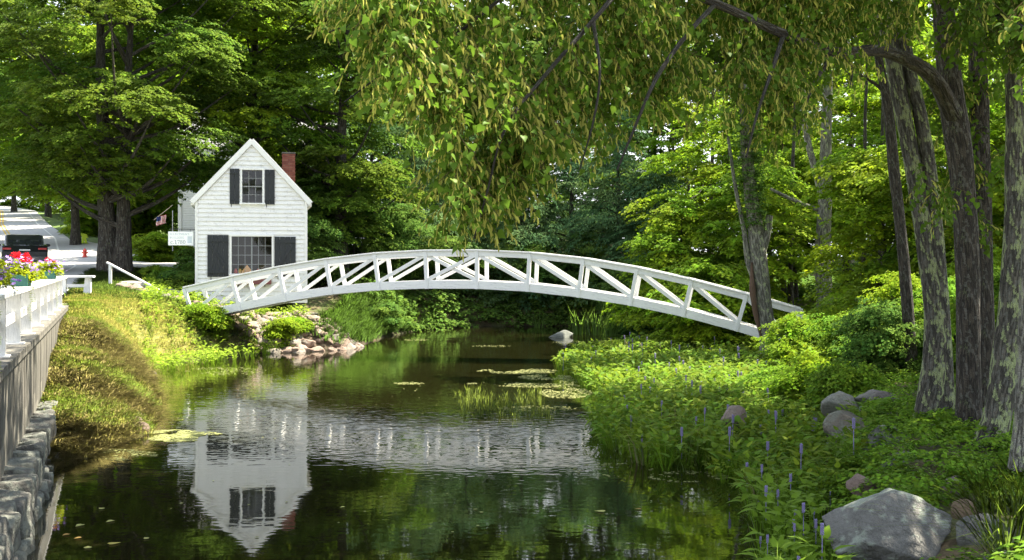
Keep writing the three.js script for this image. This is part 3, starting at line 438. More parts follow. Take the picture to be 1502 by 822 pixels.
function tube(points, radii, seg = 8, rough = 0.08, seed = 0, uvs = 1) {       // a tapering limb with an uneven surface
  const P = [], U = [], I = [], n = points.length, c = new THREE.CatmullRomCurve3(points), rows = Math.max(2, (n - 1) * 4); let len = 0, last = null;
  for (let j = 0; j <= rows; j++) {
    const t = j / rows, p = c.getPoint(t), tn = c.getTangent(t), s = V(0, 0, 1).cross(tn); if (s.lengthSq() < 1e-4) s.set(1, 0, 0); s.normalize(); const q = tn.clone().cross(s), k = t * (n - 1), a = Math.min(n - 2, Math.floor(k)), r = mix(radii[a], radii[a + 1], k - a);
    if (last) len += p.distanceTo(last); last = p;
    for (let i = 0; i <= seg; i++) { const f = i / seg * 2 * Math.PI, m = 1 + rough * 2 * (fbm(Math.cos(f) * 1.4 + seed, Math.sin(f) * 1.4, len * 1.3, 3) - 0.5), v = p.clone().addScaledVector(s, Math.cos(f) * r * m).addScaledVector(q, Math.sin(f) * r * m); P.push(v.x, v.y, v.z); U.push(i / seg * Math.max(1, Math.round(2 * Math.PI * radii[0] * uvs)), len * uvs * 0.8); }
  }
  for (let j = 0; j < rows; j++) for (let i = 0; i < seg; i++) { const a = j * (seg + 1) + i; I.push(a, a + 1, a + seg + 1, a + 1, a + seg + 2, a + seg + 1); }
  const g = new THREE.BufferGeometry(); g.setAttribute('position', new THREE.Float32BufferAttribute(P, 3)); g.setAttribute('uv', new THREE.Float32BufferAttribute(U, 2)); g.setIndex(I); g.computeVertexNormals(); return g;
}
// a tree: trunk with limbs in one piece, and a crown of leafy sprays gathered in lobes
function tree(o) {
  const R = rng(o.seed), base = o.at || W(o.x, (o.y ?? ground(o.x, o.d)) - 0.05, o.d), T = thing(o.name || 'broadleaf_tree', o.label, 'tree', base, 0, o.group);
  const H = o.h, cb = o.base, Rd = o.r, lean = o.lean || [0, 0], wob = () => gauss(R) * 0.035 * H * (o.wobble ?? 1);
  const trunks = o.trunks || [[0, 0, 1]], wood = [], tops = [];
  for (const [tx, tz, k, ex = 0] of trunks) {
    const pts = [], rad = [], n = 7; let wx = 0, wz = 0;
    for (let i = 0; i <= n; i++) { const t = i / n, y = -0.15 + t * H * 0.9 * k; if (i > 1) { wx += wob() * 0.4; wz += wob() * 0.4; } pts.push(V(tx + (lean[0] + ex) * t * H + wx, y, tz + lean[1] * t * H + wz)); rad.push(o.tr * k * (i === 0 ? 1.35 : 1) * (1 - 0.82 * t)); }
    wood.push(tube(pts, rad, o.seg || 9, 0.12, o.seed + tx * 3)); tops.push(new THREE.CatmullRomCurve3(pts));
  }
  const lists = [[], [], []], lobes = o.lobes || 26;
  for (let i = 0; i < lobes; i++) {
    const t = (i + 0.5) / lobes, az = i * 2.39996 + R() * 0.6, prof = o.cone ? (1 - t) * 0.95 + 0.08 : Math.pow(Math.sin(Math.PI * clamp(0.12 + t * 0.8)), 0.7) * (1 - 0.25 * t);
    const y = cb + t * (H - cb) + gauss(R) * 0.4, rr = prof * Rd * (i % 3 ? 0.55 + 0.4 * R() : 0.15 + 0.4 * R()), tr = tops[i % tops.length], ty = clamp((y - rr * (o.cone ? -0.1 : 0.45)) / (H * 0.9), 0.12, 0.97), st = tr.getPoint(ty);
    const cx = st.x + Math.cos(az) * rr, cz = st.z + Math.sin(az) * rr, c = V(cx, y, cz), lr = (o.lobe || 1.7) * (0.65 + 0.6 * R()) * (o.cone ? mix(1.1, 0.45, t) : 1);
    if (!o.bare) wood.push(tube([st, st.clone().lerp(c, 0.5).add(V(gauss(R) * 0.2, -0.15 * rr * (o.cone ? -0.4 : 1) + 0.2, gauss(R) * 0.2)), c], [o.tr * 0.32 * (1.1 - t * 0.7), o.tr * 0.2 * (1.1 - t * 0.7), 0.015], 5, 0.05, i));
    const per = Math.round((o.sprays || 1500) / lobes * (lr * lr) / ((o.lobe || 1.7) ** 2) * 1.1), shade = 0.86 + 0.28 * R(), yel = (R() - 0.5) * 0.3;
    for (let k = 0; k < per; k++) {
      const a = R() * 2 * Math.PI, u = Math.pow(R(), 0.45), v = gauss(R), p = V(cx + Math.cos(a) * u * lr, y + v * lr * (o.flat || 0.42) + (1 - u) * lr * 0.25, cz + Math.sin(a) * u * lr), f = shade * (0.8 + 0.4 * R());
      lists[Math.floor(R() * 3)].push({ m: mat4(p, gauss(R) * 0.35, -Math.atan2(p.z - st.z, p.x - st.x) + gauss(R) * 0.8, gauss(R) * 0.35 - 0.12, (o.size || 1) * (0.75 + 0.5 * R())), c: [f * (1 + yel), f, f * (1 - 0.5 * yel)] });
    }
  }
  const trunk = part(T, 'trunk', mergeGeometries(wood), o.bark || M.barkDark);
  lists.forEach((l, i) => inst(T, 'crown', (o.geo || S.mid)[i], o.leaf || M.leafMaple, l));
  return T;
}
const pxX = (px, d) => (px - CX) / F * d;

// ------------------------------------------------------------------ trees: the big maple, the trees behind the house, the road's trees
tree({ seed: 1, name: 'maple_tree', x: pxX(166, 49), d: 49, h: 16, base: 3.6, r: 7.6, tr: 0.42, trunks: [[-0.22, 0, 1, -0.02], [0.4, 0.1, 0.86, 0.02]], lobes: 74, lobe: 1.6, flat: 0.62, sprays: 4300, geo: S.mid, leaf: M.leafMaple, label: 'big twin-trunked maple in dense leaf by the white handrail' });
tree({ seed: 2, name: 'maple_tree', x: pxX(-70, 72), d: 72, h: 21, base: 7, r: 7, tr: 0.4, lobes: 36, lobe: 2.2, sprays: 1100, geo: S.far, leaf: M.leafMaple, label: 'tall maple leaning its crown over the road and parked cars' });
tree({ seed: 3, name: 'maple_tree', x: pxX(375, 55), d: 55, h: 18, base: 3.8, r: 5.6, tr: 0.36, lobes: 50, lobe: 1.5, flat: 0.5, sprays: 2700, geo: S.mid, leaf: M.leafLight, label: 'light green maple in flat leafy tiers directly behind the little house' });
tree({ seed: 4, name: 'maple_tree', x: pxX(500, 54), d: 54, h: 18.5, base: 2.5, r: 5.4, tr: 0.34, lobes: 54, lobe: 1.5, flat: 0.5, sprays: 2800, geo: S.mid, leaf: M.leafMaple, label: 'maple with tiers to the ground beside the brick chimney' });
tree({ seed: 5, name: 'maple_tree', x: pxX(295, 80), d: 80, h: 22, base: 6, r: 7, tr: 0.4, lobes: 34, lobe: 2.6, sprays: 1000, geo: S.far, leaf: M.leafLight, label: 'yellow-green tree rising above the roof of the big white house' });
tree({ seed: 6, name: 'maple_tree', x: pxX(410, 66), d: 66, h: 17, base: 3, r: 4.6, tr: 0.3, lobes: 40, lobe: 1.6, flat: 0.55, sprays: 1300, geo: S.big, leaf: M.leafMaple, label: 'dark maple filling the gap behind the ridge of the little house' });
for (const [px, d, h, base, r, seed, leaf, label] of [
  [110, 74, 13, 3.2, 3.6, 21, M.leafLight, 'roadside tree with low sunlit boughs at the bend of the road'],
  [70, 122, 16, 4, 5.5, 22, M.leafLight, 'pale sunlit tree standing where the road climbs out of sight'],
  [20, 135, 15, 3, 6.5, 23, M.leafLight, 'broad pale tree straddling the far end of the road'],
  [-40, 110, 18, 4, 7, 24, M.leafLight, 'tree on the far verge of the road opposite the side street'],
  [150, 105, 20, 4, 6, 25, M.leafMaple, 'dark tree behind the verge of the climbing road'],
  [210, 92, 20, 3, 6, 26, M.leafMaple, 'dark tree between the climbing road and the big white house'],
  [-10, 165, 20, 1, 9, 27, M.leafLight, 'far tree closing the view at the top of the road'], [60, 170, 20, 1, 9, 28, M.leafLight, 'far bright tree on the hill above the road'], [110, 150, 18, 1, 8, 29, M.leafLight, 'leafy tree on the hill behind the roadside verge'], [165, 128, 17, 1, 7.5, 30, M.leafLight, 'sunlit tree low on the hill behind the twin-trunked maple'], [225, 118, 18, 1, 7.5, 39, M.leafLight, 'leafy tree on the rise behind the side street'], [290, 112, 20, 1, 8, 40, M.leafMaple, 'green tree on the rise behind the big white house'], [180, 88, 7, 0.4, 4, 51, M.leafLight, 'low sunlit tree across the side street'],
]) tree({ seed, x: pxX(px, d), d, h, base, r, tr: 0.3, lobes: 26, lobe: 2.2, sprays: 700, geo: S.far, leaf, label, group: 'trees along the climbing road' });

// dark evergreens and shrubs along the far shore
const far = 'evergreens along the far shore';
for (const [px, d, h, r, seed, label] of [
  [470, 58, 9, 3.2, 31, 'dark hemlock beside the maple at the far bank'], [545, 63, 10.5, 3.6, 32, 'tall dark hemlock with drooping boughs behind the grassy point'], [615, 61, 9.5, 3.2, 33, 'hemlock drooping over the head of the pond behind the grassy point'],
  [690, 64, 10.5, 3.6, 34, 'dark hemlock hanging over the water at the pond head'], [765, 62, 11, 3.2, 35, 'bushy hemlock touching the water behind the footbridge crown'], [835, 63, 10, 3.4, 36, 'dark hemlock behind the lone rock in the water'],
  [905, 60, 10, 3.0, 37, 'low hemlock behind the tall iris leaves'], [960, 58, 7, 2.6, 38, 'short hemlock where the dark trees meet the bright wood'],
]) tree({ seed, name: 'hemlock_tree', x: pxX(px, d), d, h, base: 0.3, r, tr: 0.22, cone: true, lobes: 54, lobe: 1.3, sprays: 1200, geo: S.fir, leaf: M.leafConifer, bark: M.barkDark, label, group: far });
const shrubLabels = ["dark shrub at the back of the grassy point behind the house", "broad dark shrub where the grassy point meets the hemlocks", "low dark shrub hanging over the tip of the grassy point", "dark shrub under the first hemlock at the pond head", "dark shrub at the head of the pond under the bridge crown", "dark shrub behind the small lone iris clump", "dark shrub behind the tall iris clumps", "dark shrub between the iris clumps and the bright wood"];
for (const [px, d, h, r, seed] of [[430, 52, 3.6, 2.2, 41], [520, 56, 4.5, 2.6, 42], [590, 57.5, 3.4, 2.4, 43], [650, 61, 3.2, 2.3, 44], [725, 61.5, 3.8, 2.4, 45], [800, 61, 3.2, 2.3, 46], [870, 60, 3.6, 2.2, 47], [935, 55, 3.4, 2.0, 48]])
  tree({ seed, name: 'shrub', x: pxX(px, d), d, h, base: 0.2, r, tr: 0.07, trunks: [[-0.2, 0, 1, -0.1], [0.2, 0, 0.9, 0.1], [0, 0.15, 0.95]], lobes: 26, lobe: 0.95, sprays: 900, geo: S.fine, leaf: M.leafDark, label: shrubLabels[seed - 41], group: 'shrubs at the far water edge' });
// tall trees behind
let bi = 0; for (const [px, d, h, r, leaf] of [[330, 100, 23, 7, 0], [420, 90, 22, 6.5, 1], [500, 96, 24, 7, 3], [570, 90, 23, 6.5, 1], [640, 84, 19.5, 6, 0], [720, 88, 20, 6.5, 1], [800, 78, 20, 6.5, 0], [880, 84, 25, 7, 1], [960, 92, 25, 7.5, 2], [1060, 88, 25, 7.5, 2], [1160, 92, 26, 7.5, 2], [1260, 86, 26, 8, 2], [1360, 88, 26, 8, 2], [1460, 82, 26, 8, 2], [1560, 78, 25, 8, 2]])
  tree({ seed: 60 + bi++, x: pxX(px, d), d, h, base: 2.5, r, tr: 0.3, lobes: 34, lobe: 2.3, sprays: 700, geo: S.far, leaf: [M.leafMaple, M.leafDark, M.leafLight, M.leafLight][leaf], label: ['dark green forest tree standing behind the hemlocks', 'deep green forest tree behind the far shore', 'yellow-green forest tree lit from behind deep in the wood', 'light green forest tree rising between the maples'][leaf], group: ['green forest trees behind the pond', 'deep green forest trees behind the pond', 'bright forest trees in the wood', 'light forest trees'][leaf] });
// bright, backlit understorey on the wood side
const sapLabels = ["low sunlit sapling where the footbridge dips toward the wood", "sunlit sapling leaning to the pond beside the iris clumps", "tall bright sapling behind the broken-bark tree", "small sunlit sapling below the footbridge rail", "tall sunlit sapling between the two lichen-grey trees", "bright sapling at the far end of the footbridge", "short bright sapling just past the footbridge end", "tall sapling glowing behind the lichen-grey tree beyond the bridge", "sunlit sapling beside the slender dark trunk", "tall sunlit sapling seen through the fork of the lichen-spotted tree", "bright sapling filling the gap behind the stout linden", "tall sapling glowing behind the close pair of linden trunks", "bright sapling behind the leaning trunk", "sunlit sapling past the narrow grey trunk", "high sunlit sapling deep behind the linden trunks", "high sapling deep in the wood above the bridge-end bush", "high sunlit sapling deep behind the broken-bark tree", "high bright sapling above the iris shore"];
bi = 0; for (const [px, d, h, r, base] of [[985, 50, 4.2, 1.9, 0.6], [1000, 46, 6.5, 2.4, 0.7], [1060, 48, 9, 2.6, 1.5], [1040, 42, 3.6, 1.8, 0.4], [1150, 52, 9, 2.8, 0.8], [1105, 44, 6, 2.2, 0.5], [1168, 50, 6.5, 2, 0.5], [1265, 48, 9, 2.8, 0.8], [1300, 36, 6, 2.2, 0.6], [1340, 46, 10, 3, 0.8], [1400, 34, 7, 2.4, 0.7], [1450, 40, 9, 3, 0.8], [1500, 32, 8, 2.6, 0.7], [1560, 34, 9, 3, 0.7], [1390, 50, 12, 3.2, 1], [1240, 55, 13, 3.4, 1], [1130, 56, 13, 3.4, 1], [1010, 58, 12, 3.2, 1.2]])
  tree({ seed: 90 + bi++, name: 'sapling', x: pxX(px, d), d, h, base: Math.max(base, h * 0.22), r: r * 1.15, tr: 0.05 + 0.007 * h, lobes: 26, lobe: 1.0, flat: 0.5, sprays: 430, geo: S.mid, leaf: M.leafLight, bark: M.barkDark, label: sapLabels[bi - 1], group: 'sunlit saplings in the wood' });

// slender bare poles of the wood, crowns high in the light
bi = 0; for (const [px, d, h, tr, label] of [[1040, 53, 15, 0.13, 'slender dark pole tree behind the bright sapling by the bridge'], [1160, 45, 15, 0.11, 'slender pole tree between the two lichen-grey trees'], [1244, 50, 16, 0.13, 'thin pole tree just past the pale lichen-grey tree'], [1268, 38, 14, 0.1, 'thin dark pole tree in front of the sunlit wood'], [1292, 44, 15, 0.12, 'slender pole tree beside the slender dark trunk'], [1388, 40, 15, 0.12, 'thin pole tree seen between forked tree and stout linden'], [1402, 47, 16, 0.14, 'pole tree deep behind the stout linden'], [1466, 36, 14, 0.12, 'thin pole tree behind the leaning trunk'], [985, 60, 16, 0.14, 'dark pole tree where hemlocks give way to the bright wood']])
  tree({ seed: 180 + bi++, name: 'pole_tree', x: pxX(px, d), d, h, base: h * 0.62, r: 2.0, tr, lobes: 12, lobe: 1.0, sprays: 80, geo: S.mid, leaf: M.leafLight, bark: M.barkDark, label, group: 'slender pole trees in the wood' });

// ------------------------------------------------------------------ trees of the near bank, trunk paths read from the photograph at their own distances
const pxTube = (d, pts, seed, seg = 14, rough = 0.16) => tube(pts.map(([x, y, w, dd]) => at(x, y, dd || d)), pts.map(([, , w, dd]) => w * 0.4 * (dd || d) / F), seg, rough, seed, 1.6);
function bankTree(name, d, label, stems, bark, group) {
  const p0 = stems[0][0], b = at(p0[0], p0[1], d), T = thing(name, label, 'tree', null, 0, group);
  stems.forEach((s, i) => part(T, i ? 'stem' : 'trunk', pxTube(d, s, d * 7 + i, 16), bark)); return T;
}
const TA = bankTree('broken_bark_tree', 35, 'lichen-grey tree with split brown bark in front of the footbridge end', [[[1130, 530, 42], [1127, 500, 31], [1120, 440, 29], [1114, 390, 31], [1110, 345, 30], [1100, 270, 23], [1092, 150, 19], [1088, 0, 15], [1085, -150, 10]], [[1115, 375, 20], [1124, 345, 16], [1129, 316, 13]], [[1112, 420, 14], [1098, 385, 11], [1092, 340, 9], [1080, 280, 7], [1068, 200, 5]]], M.barkGrey);
part(TA, 'heartwood_scar', tube([at(1103, 385, 34.88), at(1104, 425, 34.86), at(1109, 462, 34.88), at(1118, 500, 34.88)], [0.03, 0.09, 0.08, 0.03], 9, 0.5, 4), M.heartwood, 'torn brown heartwood');
bankTree('maple_tree', 42, 'lichen-grey tree standing beyond the end of the footbridge', [[[1213, 490, 42], [1212, 460, 32], [1207, 380, 29], [1210, 300, 25], [1212, 200, 20], [1216, 80, 16], [1222, -80, 12]], [[1207, 290, 14], [1192, 235, 12], [1182, 190, 11], [1176, 100, 9], [1165, -20, 7]], [[1200, 308, 8], [1165, 294, 7], [1130, 277, 5]]], M.barkGrey);
const TC = bankTree('maple_tree', 24, 'slender dark trunk behind the forked lichen-spotted tree', [[[1343, 580, 30], [1338, 540, 24], [1331, 440, 22], [1321, 330, 20], [1312, 250, 20], [1303, 160, 18], [1290, 90, 15], [1270, -30, 12], [1255, -140, 9]], [[1304, 170, 13], [1318, 60, 11], [1322, -60, 9]], [[1303, 140, 7], [1282, 122, 6], [1257, 107, 4]]], M.barkDark);
const TD = bankTree('linden_tree', 17.5, 'forked tree spotted with pale lichen, its foot flared over the mossy ground', [[[1352, 660, 84], [1360, 622, 56], [1371, 540, 44], [1373, 480, 40], [1360, 370, 33], [1344, 270, 30], [1317, 126, 28], [1299, 27, 28], [1285, -80, 24], [1270, -220, 18]], [[1388, 622, 40], [1386, 560, 34], [1380, 440, 30], [1370, 315, 28], [1353, 185, 25], [1331, 85, 22], [1318, -40, 18], [1310, -180, 14]], [[1352, 640, 26], [1340, 655, 18], [1325, 672, 8]]], M.barkLichen);
const TE = bankTree('linden_tree', 16.5, 'stout dark-barked linden whose long limb reaches out over the pond', [[[1428, 680, 62], [1423, 640, 46], [1421, 511, 42], [1419, 407, 43], [1411, 250, 44], [1400, 167, 46], [1388, 60, 40], [1380, -60, 36], [1370, -240, 26]]], M.barkDark);
bankTree('linden_tree', 18.6, 'dark trunk standing close behind the stout linden', [[[1448, 640, 40], [1447, 560, 30], [1446, 420, 28], [1440, 260, 34], [1436, 150, 34], [1432, 20, 28], [1428, -150, 20]]], M.barkDark);
const TF = bankTree('linden_tree', 15.5, 'tall lichen-patched trunk leaning away from the stout linden', [[[1452, 660, 70], [1462, 620, 52], [1476, 520, 48], [1484, 459, 46], [1490, 330, 40], [1489, 200, 32], [1487, 112, 30], [1484, 0, 27], [1480, -200, 20]]], M.barkLichen);
bankTree('linden_tree', 13.5, 'narrow grey trunk rising from the leaves beside the sedge', [[[1492, 690, 34], [1497, 640, 28], [1504, 500, 26], [1512, 300, 25], [1522, 60, 22], [1530, -200, 18]]], M.barkGrey);
// the long limb of the linden and its drooping branches over the water
{
  const limb = (pts, s) => part(TE, 'limb', tube(pts.map(([x, y, d]) => at(x, y, d)), pts.map(([, , d, w]) => w / 2 * d / F), 8, 0.12, s), M.barkDark);
  limb([[1402, 175, 16.5, 30], [1372, 118, 15.8, 23], [1340, 92, 15, 22], [1290, 74, 14, 19], [1225, 78, 13, 17], [1150, 50, 12, 15], [1050, 5, 11, 13], [930, -40, 10, 11], [800, -60, 9.6, 9], [680, -40, 9.3, 6], [590, 10, 9, 4]], 1);
  limb([[1050, 5, 11, 8], [1000, 60, 10.4, 7], [960, 120, 10, 6], [930, 190, 9.8, 4], [905, 250, 9.7, 3]], 2);
  limb([[930, -40, 10, 8], [870, 30, 9.6, 7], [800, 110, 9.3, 6], [740, 190, 9, 4], [715, 280, 8.9, 3], [695, 350, 8.9, 2]], 3);
  limb([[800, -60, 9.6, 7], [720, 10, 9.2, 6], [640, 70, 9, 4], [560, 110, 8.8, 3], [505, 150, 8.7, 2]], 4);
  limb([[680, -40, 9.3, 5], [600, 0, 9, 4], [530, 30, 8.8, 3], [480, 48, 8.7, 2]], 5);
  limb([[1150, 50, 12, 8], [1130, 110, 11.4, 6], [1110, 170, 11, 4], [1095, 230, 10.8, 3]], 6);
  limb([[1225, 78, 13, 8], [1190, 130, 12.4, 6], [1170, 200, 12, 4]], 7);
  limb([[1388, 60, 16.5, 18], [1430, 20, 15.6, 13], [1470, 26, 14.6, 10], [1530, 60, 13, 7]], 8);
  limb([[870, 30, 9.6, 6], [880, 110, 9.4, 4], [870, 180, 9.3, 3], [850, 250, 9.3, 2]], 9);
}
// ------------------------------------------------------------------ heart-shaped leaves, shoots with bracts
function heart(L, Wd, fold, curl) {                              // blade from the origin along +x, face up +y
  const ts = [0, 0.12, 0.35, 0.66, 1], hw = [0.26, 0.5, 0.47, 0.24, 0], P = [], I = [];
  ts.forEach((t, i) => { const y = -curl * t * t * L; P.push(t * L, y, 0); if (i < 4) for (const s of [-1, 1]) P.push((t - (i === 0 ? 0.09 : 0)) * L, y + fold * hw[i] * Wd, s * hw[i] * Wd); });
  for (let i = 0; i < 3; i++) { const a = i * 3; I.push(a, a + 2, a + 5, a, a + 5, a + 3, a, a + 3, a + 4, a, a + 4, a + 1); }
  I.push(9, 11, 12, 9, 12, 10); const g = new THREE.BufferGeometry(); g.setAttribute('position', new THREE.Float32BufferAttribute(P, 3)); g.setIndex(I); g.computeVertexNormals(); return g;
}
const orient = (p, dir, up) => { const z = dir.clone().cross(up).normalize(), y = z.clone().cross(dir).normalize(); return new THREE.Matrix4().makeBasis(dir.clone().normalize(), y, z).setPosition(p); };
const ribbon = (pts, w) => { const P = [], I = []; pts.forEach((p, i) => { const k = w * (i === 0 || i === pts.length - 1 ? 0.35 : 1) / 2, t = (pts[Math.min(i + 1, pts.length - 1)].clone().sub(pts[Math.max(i - 1, 0)])).normalize(), s = t.clone().cross(V(0.3, 0.2, 1)).normalize(); const a = p.clone().addScaledVector(s, k), b = p.clone().addScaledVector(s, -k); P.push(a.x, a.y, a.z, b.x, b.y, b.z); if (i) { const q = (i - 1) * 2; I.push(q, q + 1, q + 3, q, q + 3, q + 2); } }); const g = new THREE.BufferGeometry(); g.setAttribute('position', new THREE.Float32BufferAttribute(P, 3)); g.setIndex(I); g.computeVertexNormals(); return g; };
const flat = (c) => () => c;
function shootGeo(seed, bracts) {
  const R = rng(seed), gs = [], hang = V(0.35, -0.9, 0).normalize(), Ln = 0.45;
  gs.push(tint(ribbon([V(0, 0, 0), V(0.08, -0.18, 0), V(0.15, -Ln, 0)], 0.006), flat([0.12, 0.09, 0.05])));
  for (let i = 0; i < 9; i++) {
    const t = (i + 0.3) / 9, p = V(0.15 * t, -Ln * t, 0), a = R() * 6.283, dir = V(Math.cos(a) * 0.8, -0.1 - 0.8 * R(), Math.sin(a) * 0.8).normalize(), s = 0.04 + 0.042 * R(), q = p.clone().addScaledVector(dir, 0.035);
    const up = V(Math.cos(a) * 0.6 + gauss(R) * 0.9, 0.5 + 0.4 * R(), Math.sin(a) * 0.6 + gauss(R) * 0.9); const k = 0.75 + 0.5 * R();
    gs.push(tint(heart(s, s * 1.0, 0.22, 0.2 + 0.25 * R()).applyMatrix4(orient(q, dir, up)), flat([0.09 * k, 0.165 * k, 0.016 * k])));
    gs.push(tint(ribbon([p, q], 0.004), flat([0.2, 0.22, 0.05])));
    if (R() < bracts) { const b = p.clone().add(V(gauss(R) * 0.04, -0.02, gauss(R) * 0.04)), c = 0.85 + 0.3 * R(), e = V(gauss(R) * 0.03, -0.07 - 0.03 * R(), gauss(R) * 0.03); gs.push(tint(ribbon([b, b.clone().addScaledVector(e, 0.35).add(V(0.006, 0, 0.004)), b.clone().addScaledVector(e, 0.75), b.clone().add(e).add(V(-0.012, 0, 0))], 0.017), flat([0.42 * c, 0.42 * c, 0.09 * c]))); }
  }
  gs.forEach(g => { g.deleteAttribute('uv'); }); return mergeGeometries(gs);
}
const shoots = [1, 2, 3].map(k => shootGeo(400 + k, 0.55)), shootsPlain = [4, 5, 6].map(k => shootGeo(400 + k, 0.12));
M.shoot = leafMat(1, 1, 1, 0.44, 0.12);
function fillShoots(T, poly, dOf, count, seed, geos, size = 1, name = 'crown', densityY) {
  const R = rng(seed), xs = poly.map(p => p[0]), ys = poly.map(p => p[1]), l = [[], [], []]; const x0 = Math.min(...xs), x1 = Math.max(...xs), y0 = Math.min(...ys), y1 = Math.max(...ys); let n = 0, guard = 0;
  const clumps = []; while (clumps.length < count / 9 && guard++ < 1e5) { const x = mix(x0, x1, R()), y = mix(y0, y1, R()); if (inPoly(poly, x, y)) clumps.push([x, y, dOf(x, y, R)]); }
  for (const [x, y, d] of clumps) { const k = 6 + Math.floor(R() * 7), c = 0.8 + 0.4 * R(); for (let i = 0; i < k; i++) { const p = at(x + gauss(R) * 24, y + gauss(R) * 30, d).add(V(0, 0.3, gauss(R) * 0.35)), f = c * (0.85 + 0.3 * R()); l[Math.floor(R() * 3)].push({ m: mat4(p, gauss(R) * 0.5, R() * 6.283, gauss(R) * 0.6 + 0.35, size * (0.8 + 0.4 * R())), c: [f, f, f] }); } }
  l.forEach((e, i) => e.length && inst(T, name, geos[i], M.shoot, e));
}
const lindenPoly = [[478, 36], [510, 12], [520, -170], [1320, -170], [1320, 70], [1225, 120], [1180, 215], [1130, 225], [1085, 190], [1040, 185], [1000, 200], [965, 160], [930, 210], [890, 270], [850, 280], [815, 240], [790, 290], [745, 320], [690, 342], [650, 318], [632, 240], [620, 175], [575, 168], [512, 160], [508, 140], [560, 105], [545, 70], [500, 60]];
const lindenD = (x, y, R) => mix(8.6, 12.6, clamp((x - 600) / 650)) + gauss(R) * 0.8;
fillShoots(TE, lindenPoly, lindenD, 2500, 501, shoots, 0.86);
fillShoots(TE, [[625, 150], [810, 130], [800, 270], [760, 318], [690, 345], [645, 322]], lindenD, 330, 502, shoots, 0.86);
fillShoots(TE, [[790, -150], [1300, -150], [1290, 40], [1200, 130], [1120, 170], [1060, 150], [1000, 150], [930, 150], [880, 190], [830, 180]], (x, y, R) => lindenD(x, y, R) + 1.2, 950, 511, shootsPlain, 1.0);
fillShoots(TF, [[1180, -260], [1580, -260], [1580, 60], [1500, 130], [1430, 100], [1380, 30], [1300, 10], [1200, 60]], (x, y, R) => 14.5 + gauss(R) * 1.6, 1000, 503, shootsPlain, 1.15);
fillShoots(TF, [[1400, 90], [1540, 30], [1540, 150], [1440, 150]], (x, y, R) => 9.5 + gauss(R) * 0.5, 26, 504, shootsPlain, 1.0);
fillShoots(TD, [[1365, 120], [1440, 100], [1470, 250], [1440, 380], [1385, 330]], (x, y, R) => 18.4 + gauss(R) * 1.0, 170, 505, shootsPlain, 1.2);
fillShoots(TD, [[1340, 290], [1400, 280], [1430, 330], [1380, 350]], (x, y, R) => 14.5 + gauss(R) * 0.4, 24, 507, shootsPlain, 0.9);
fillShoots(TC, [[1130, 0], [1300, -40], [1290, 60], [1240, 110], [1170, 130], [1130, 90]], (x, y, R) => 21 + gauss(R) * 2, 150, 506, shootsPlain, 1.3);
{ // single leaves on the near side of the linden's drooping branches
  const R = rng(55), hg = [0, 1, 2].map(k => { const g = heart(0.058 + 0.006 * k, 0.055 + 0.004 * k, 0.2, 0.15 + 0.1 * k); return tint(g, flat([1, 1, 1])); }), mats = [leafMat(0.095, 0.175, 0.018, 0.42, 0.15), leafMat(0.115, 0.2, 0.02, 0.45, 0.15), leafMat(0.14, 0.21, 0.02, 0.45, 0.15)];
  let n = 0, guard = 0; while (n < 300 && guard++ < 9000) { const x = mix(478, 1180, R()), y = mix(0, 345, R()); if (!inPoly(lindenPoly, x, y)) continue; const p = at(x, y, lindenD(x, y, R) - 0.4 - 0.3 * R()), a = R() * 6.283; const m = part(TE, 'leaf', hg[n % 3], mats[Math.floor(R() * R() * 3)]); m.applyMatrix4(orient(p, V(Math.cos(a) * 0.7, -0.5 - 0.6 * R(), Math.sin(a) * 0.7).normalize(), V(gauss(R), 0.8, gauss(R) + 0.3).normalize())); n++; }
}
{ // high crowns of the bank trees, spreading over the near shore
  const R = rng(66), own = [[TF, 11.5, 21], [TD, 9, 26], [TE, 1.6, 15.2], [TD, 5.4, 19], [TE, 3.6, 21], [TF, 7.5, 17], [TC, 9.5, 19]];
  for (const [T, cx, cd] of own) { const l = [[], [], []]; for (let i = 0; i < 26; i++) { const a = i * 2.4, r = Math.sqrt((i + 0.5) / 26) * 5.2, x = cx + Math.cos(a) * r, d = cd + Math.sin(a) * r * 0.9, y = 3.2 + 0.25 * d + 1.6 + 4.5 * R(), s = 0.85 + 0.3 * R(); for (let k = 0; k < 26; k++) { const q = R() * 6.283, u = Math.sqrt(R()) * 1.5; l[k % 3].push({ m: mat4(W(x + Math.cos(q) * u, y + gauss(R) * 0.5 - u * u * 0.12, d + Math.sin(q) * u), gauss(R) * 0.3, R() * 6.28, gauss(R) * 0.3, 0.8 + 0.4 * R()), c: [s, s, s] }); } } l.forEach((e, i) => inst(T, 'crown', S.mid[i], M.leafMaple, e)); }
  const l = [[], [], []]; for (let k = 0; k < 330; k++) { const y = mix(120, 330, R()), w = mix(26, 15, (y - 120) / 210); l[k % 3].push({ m: mat4(at(1092 + (y - 150) * 0.09 + gauss(R) * w * 1.2, y, 35 + gauss(R) * 0.5), gauss(R) * 0.5, R() * 6.28, gauss(R) * 0.5, 0.75), c: [1, 1, 1] }); } l.forEach((e, i) => inst(TA, 'crown', S.fine[i], M.leafDark, e));
  const l2 = [[], [], []]; for (let k = 0; k < 190; k++) { const x = mix(1010, 1230, R()), y = mix(-160, 130, R()); l2[k % 3].push({ m: mat4(at(x, y, 36 + gauss(R) * 2.5), gauss(R) * 0.4, R() * 6.28, gauss(R) * 0.4, 1), c: [1, 1, 1] }); } l2.forEach((e, i) => inst(TA, 'crown', S.mid[i], M.leafMaple, e));
}

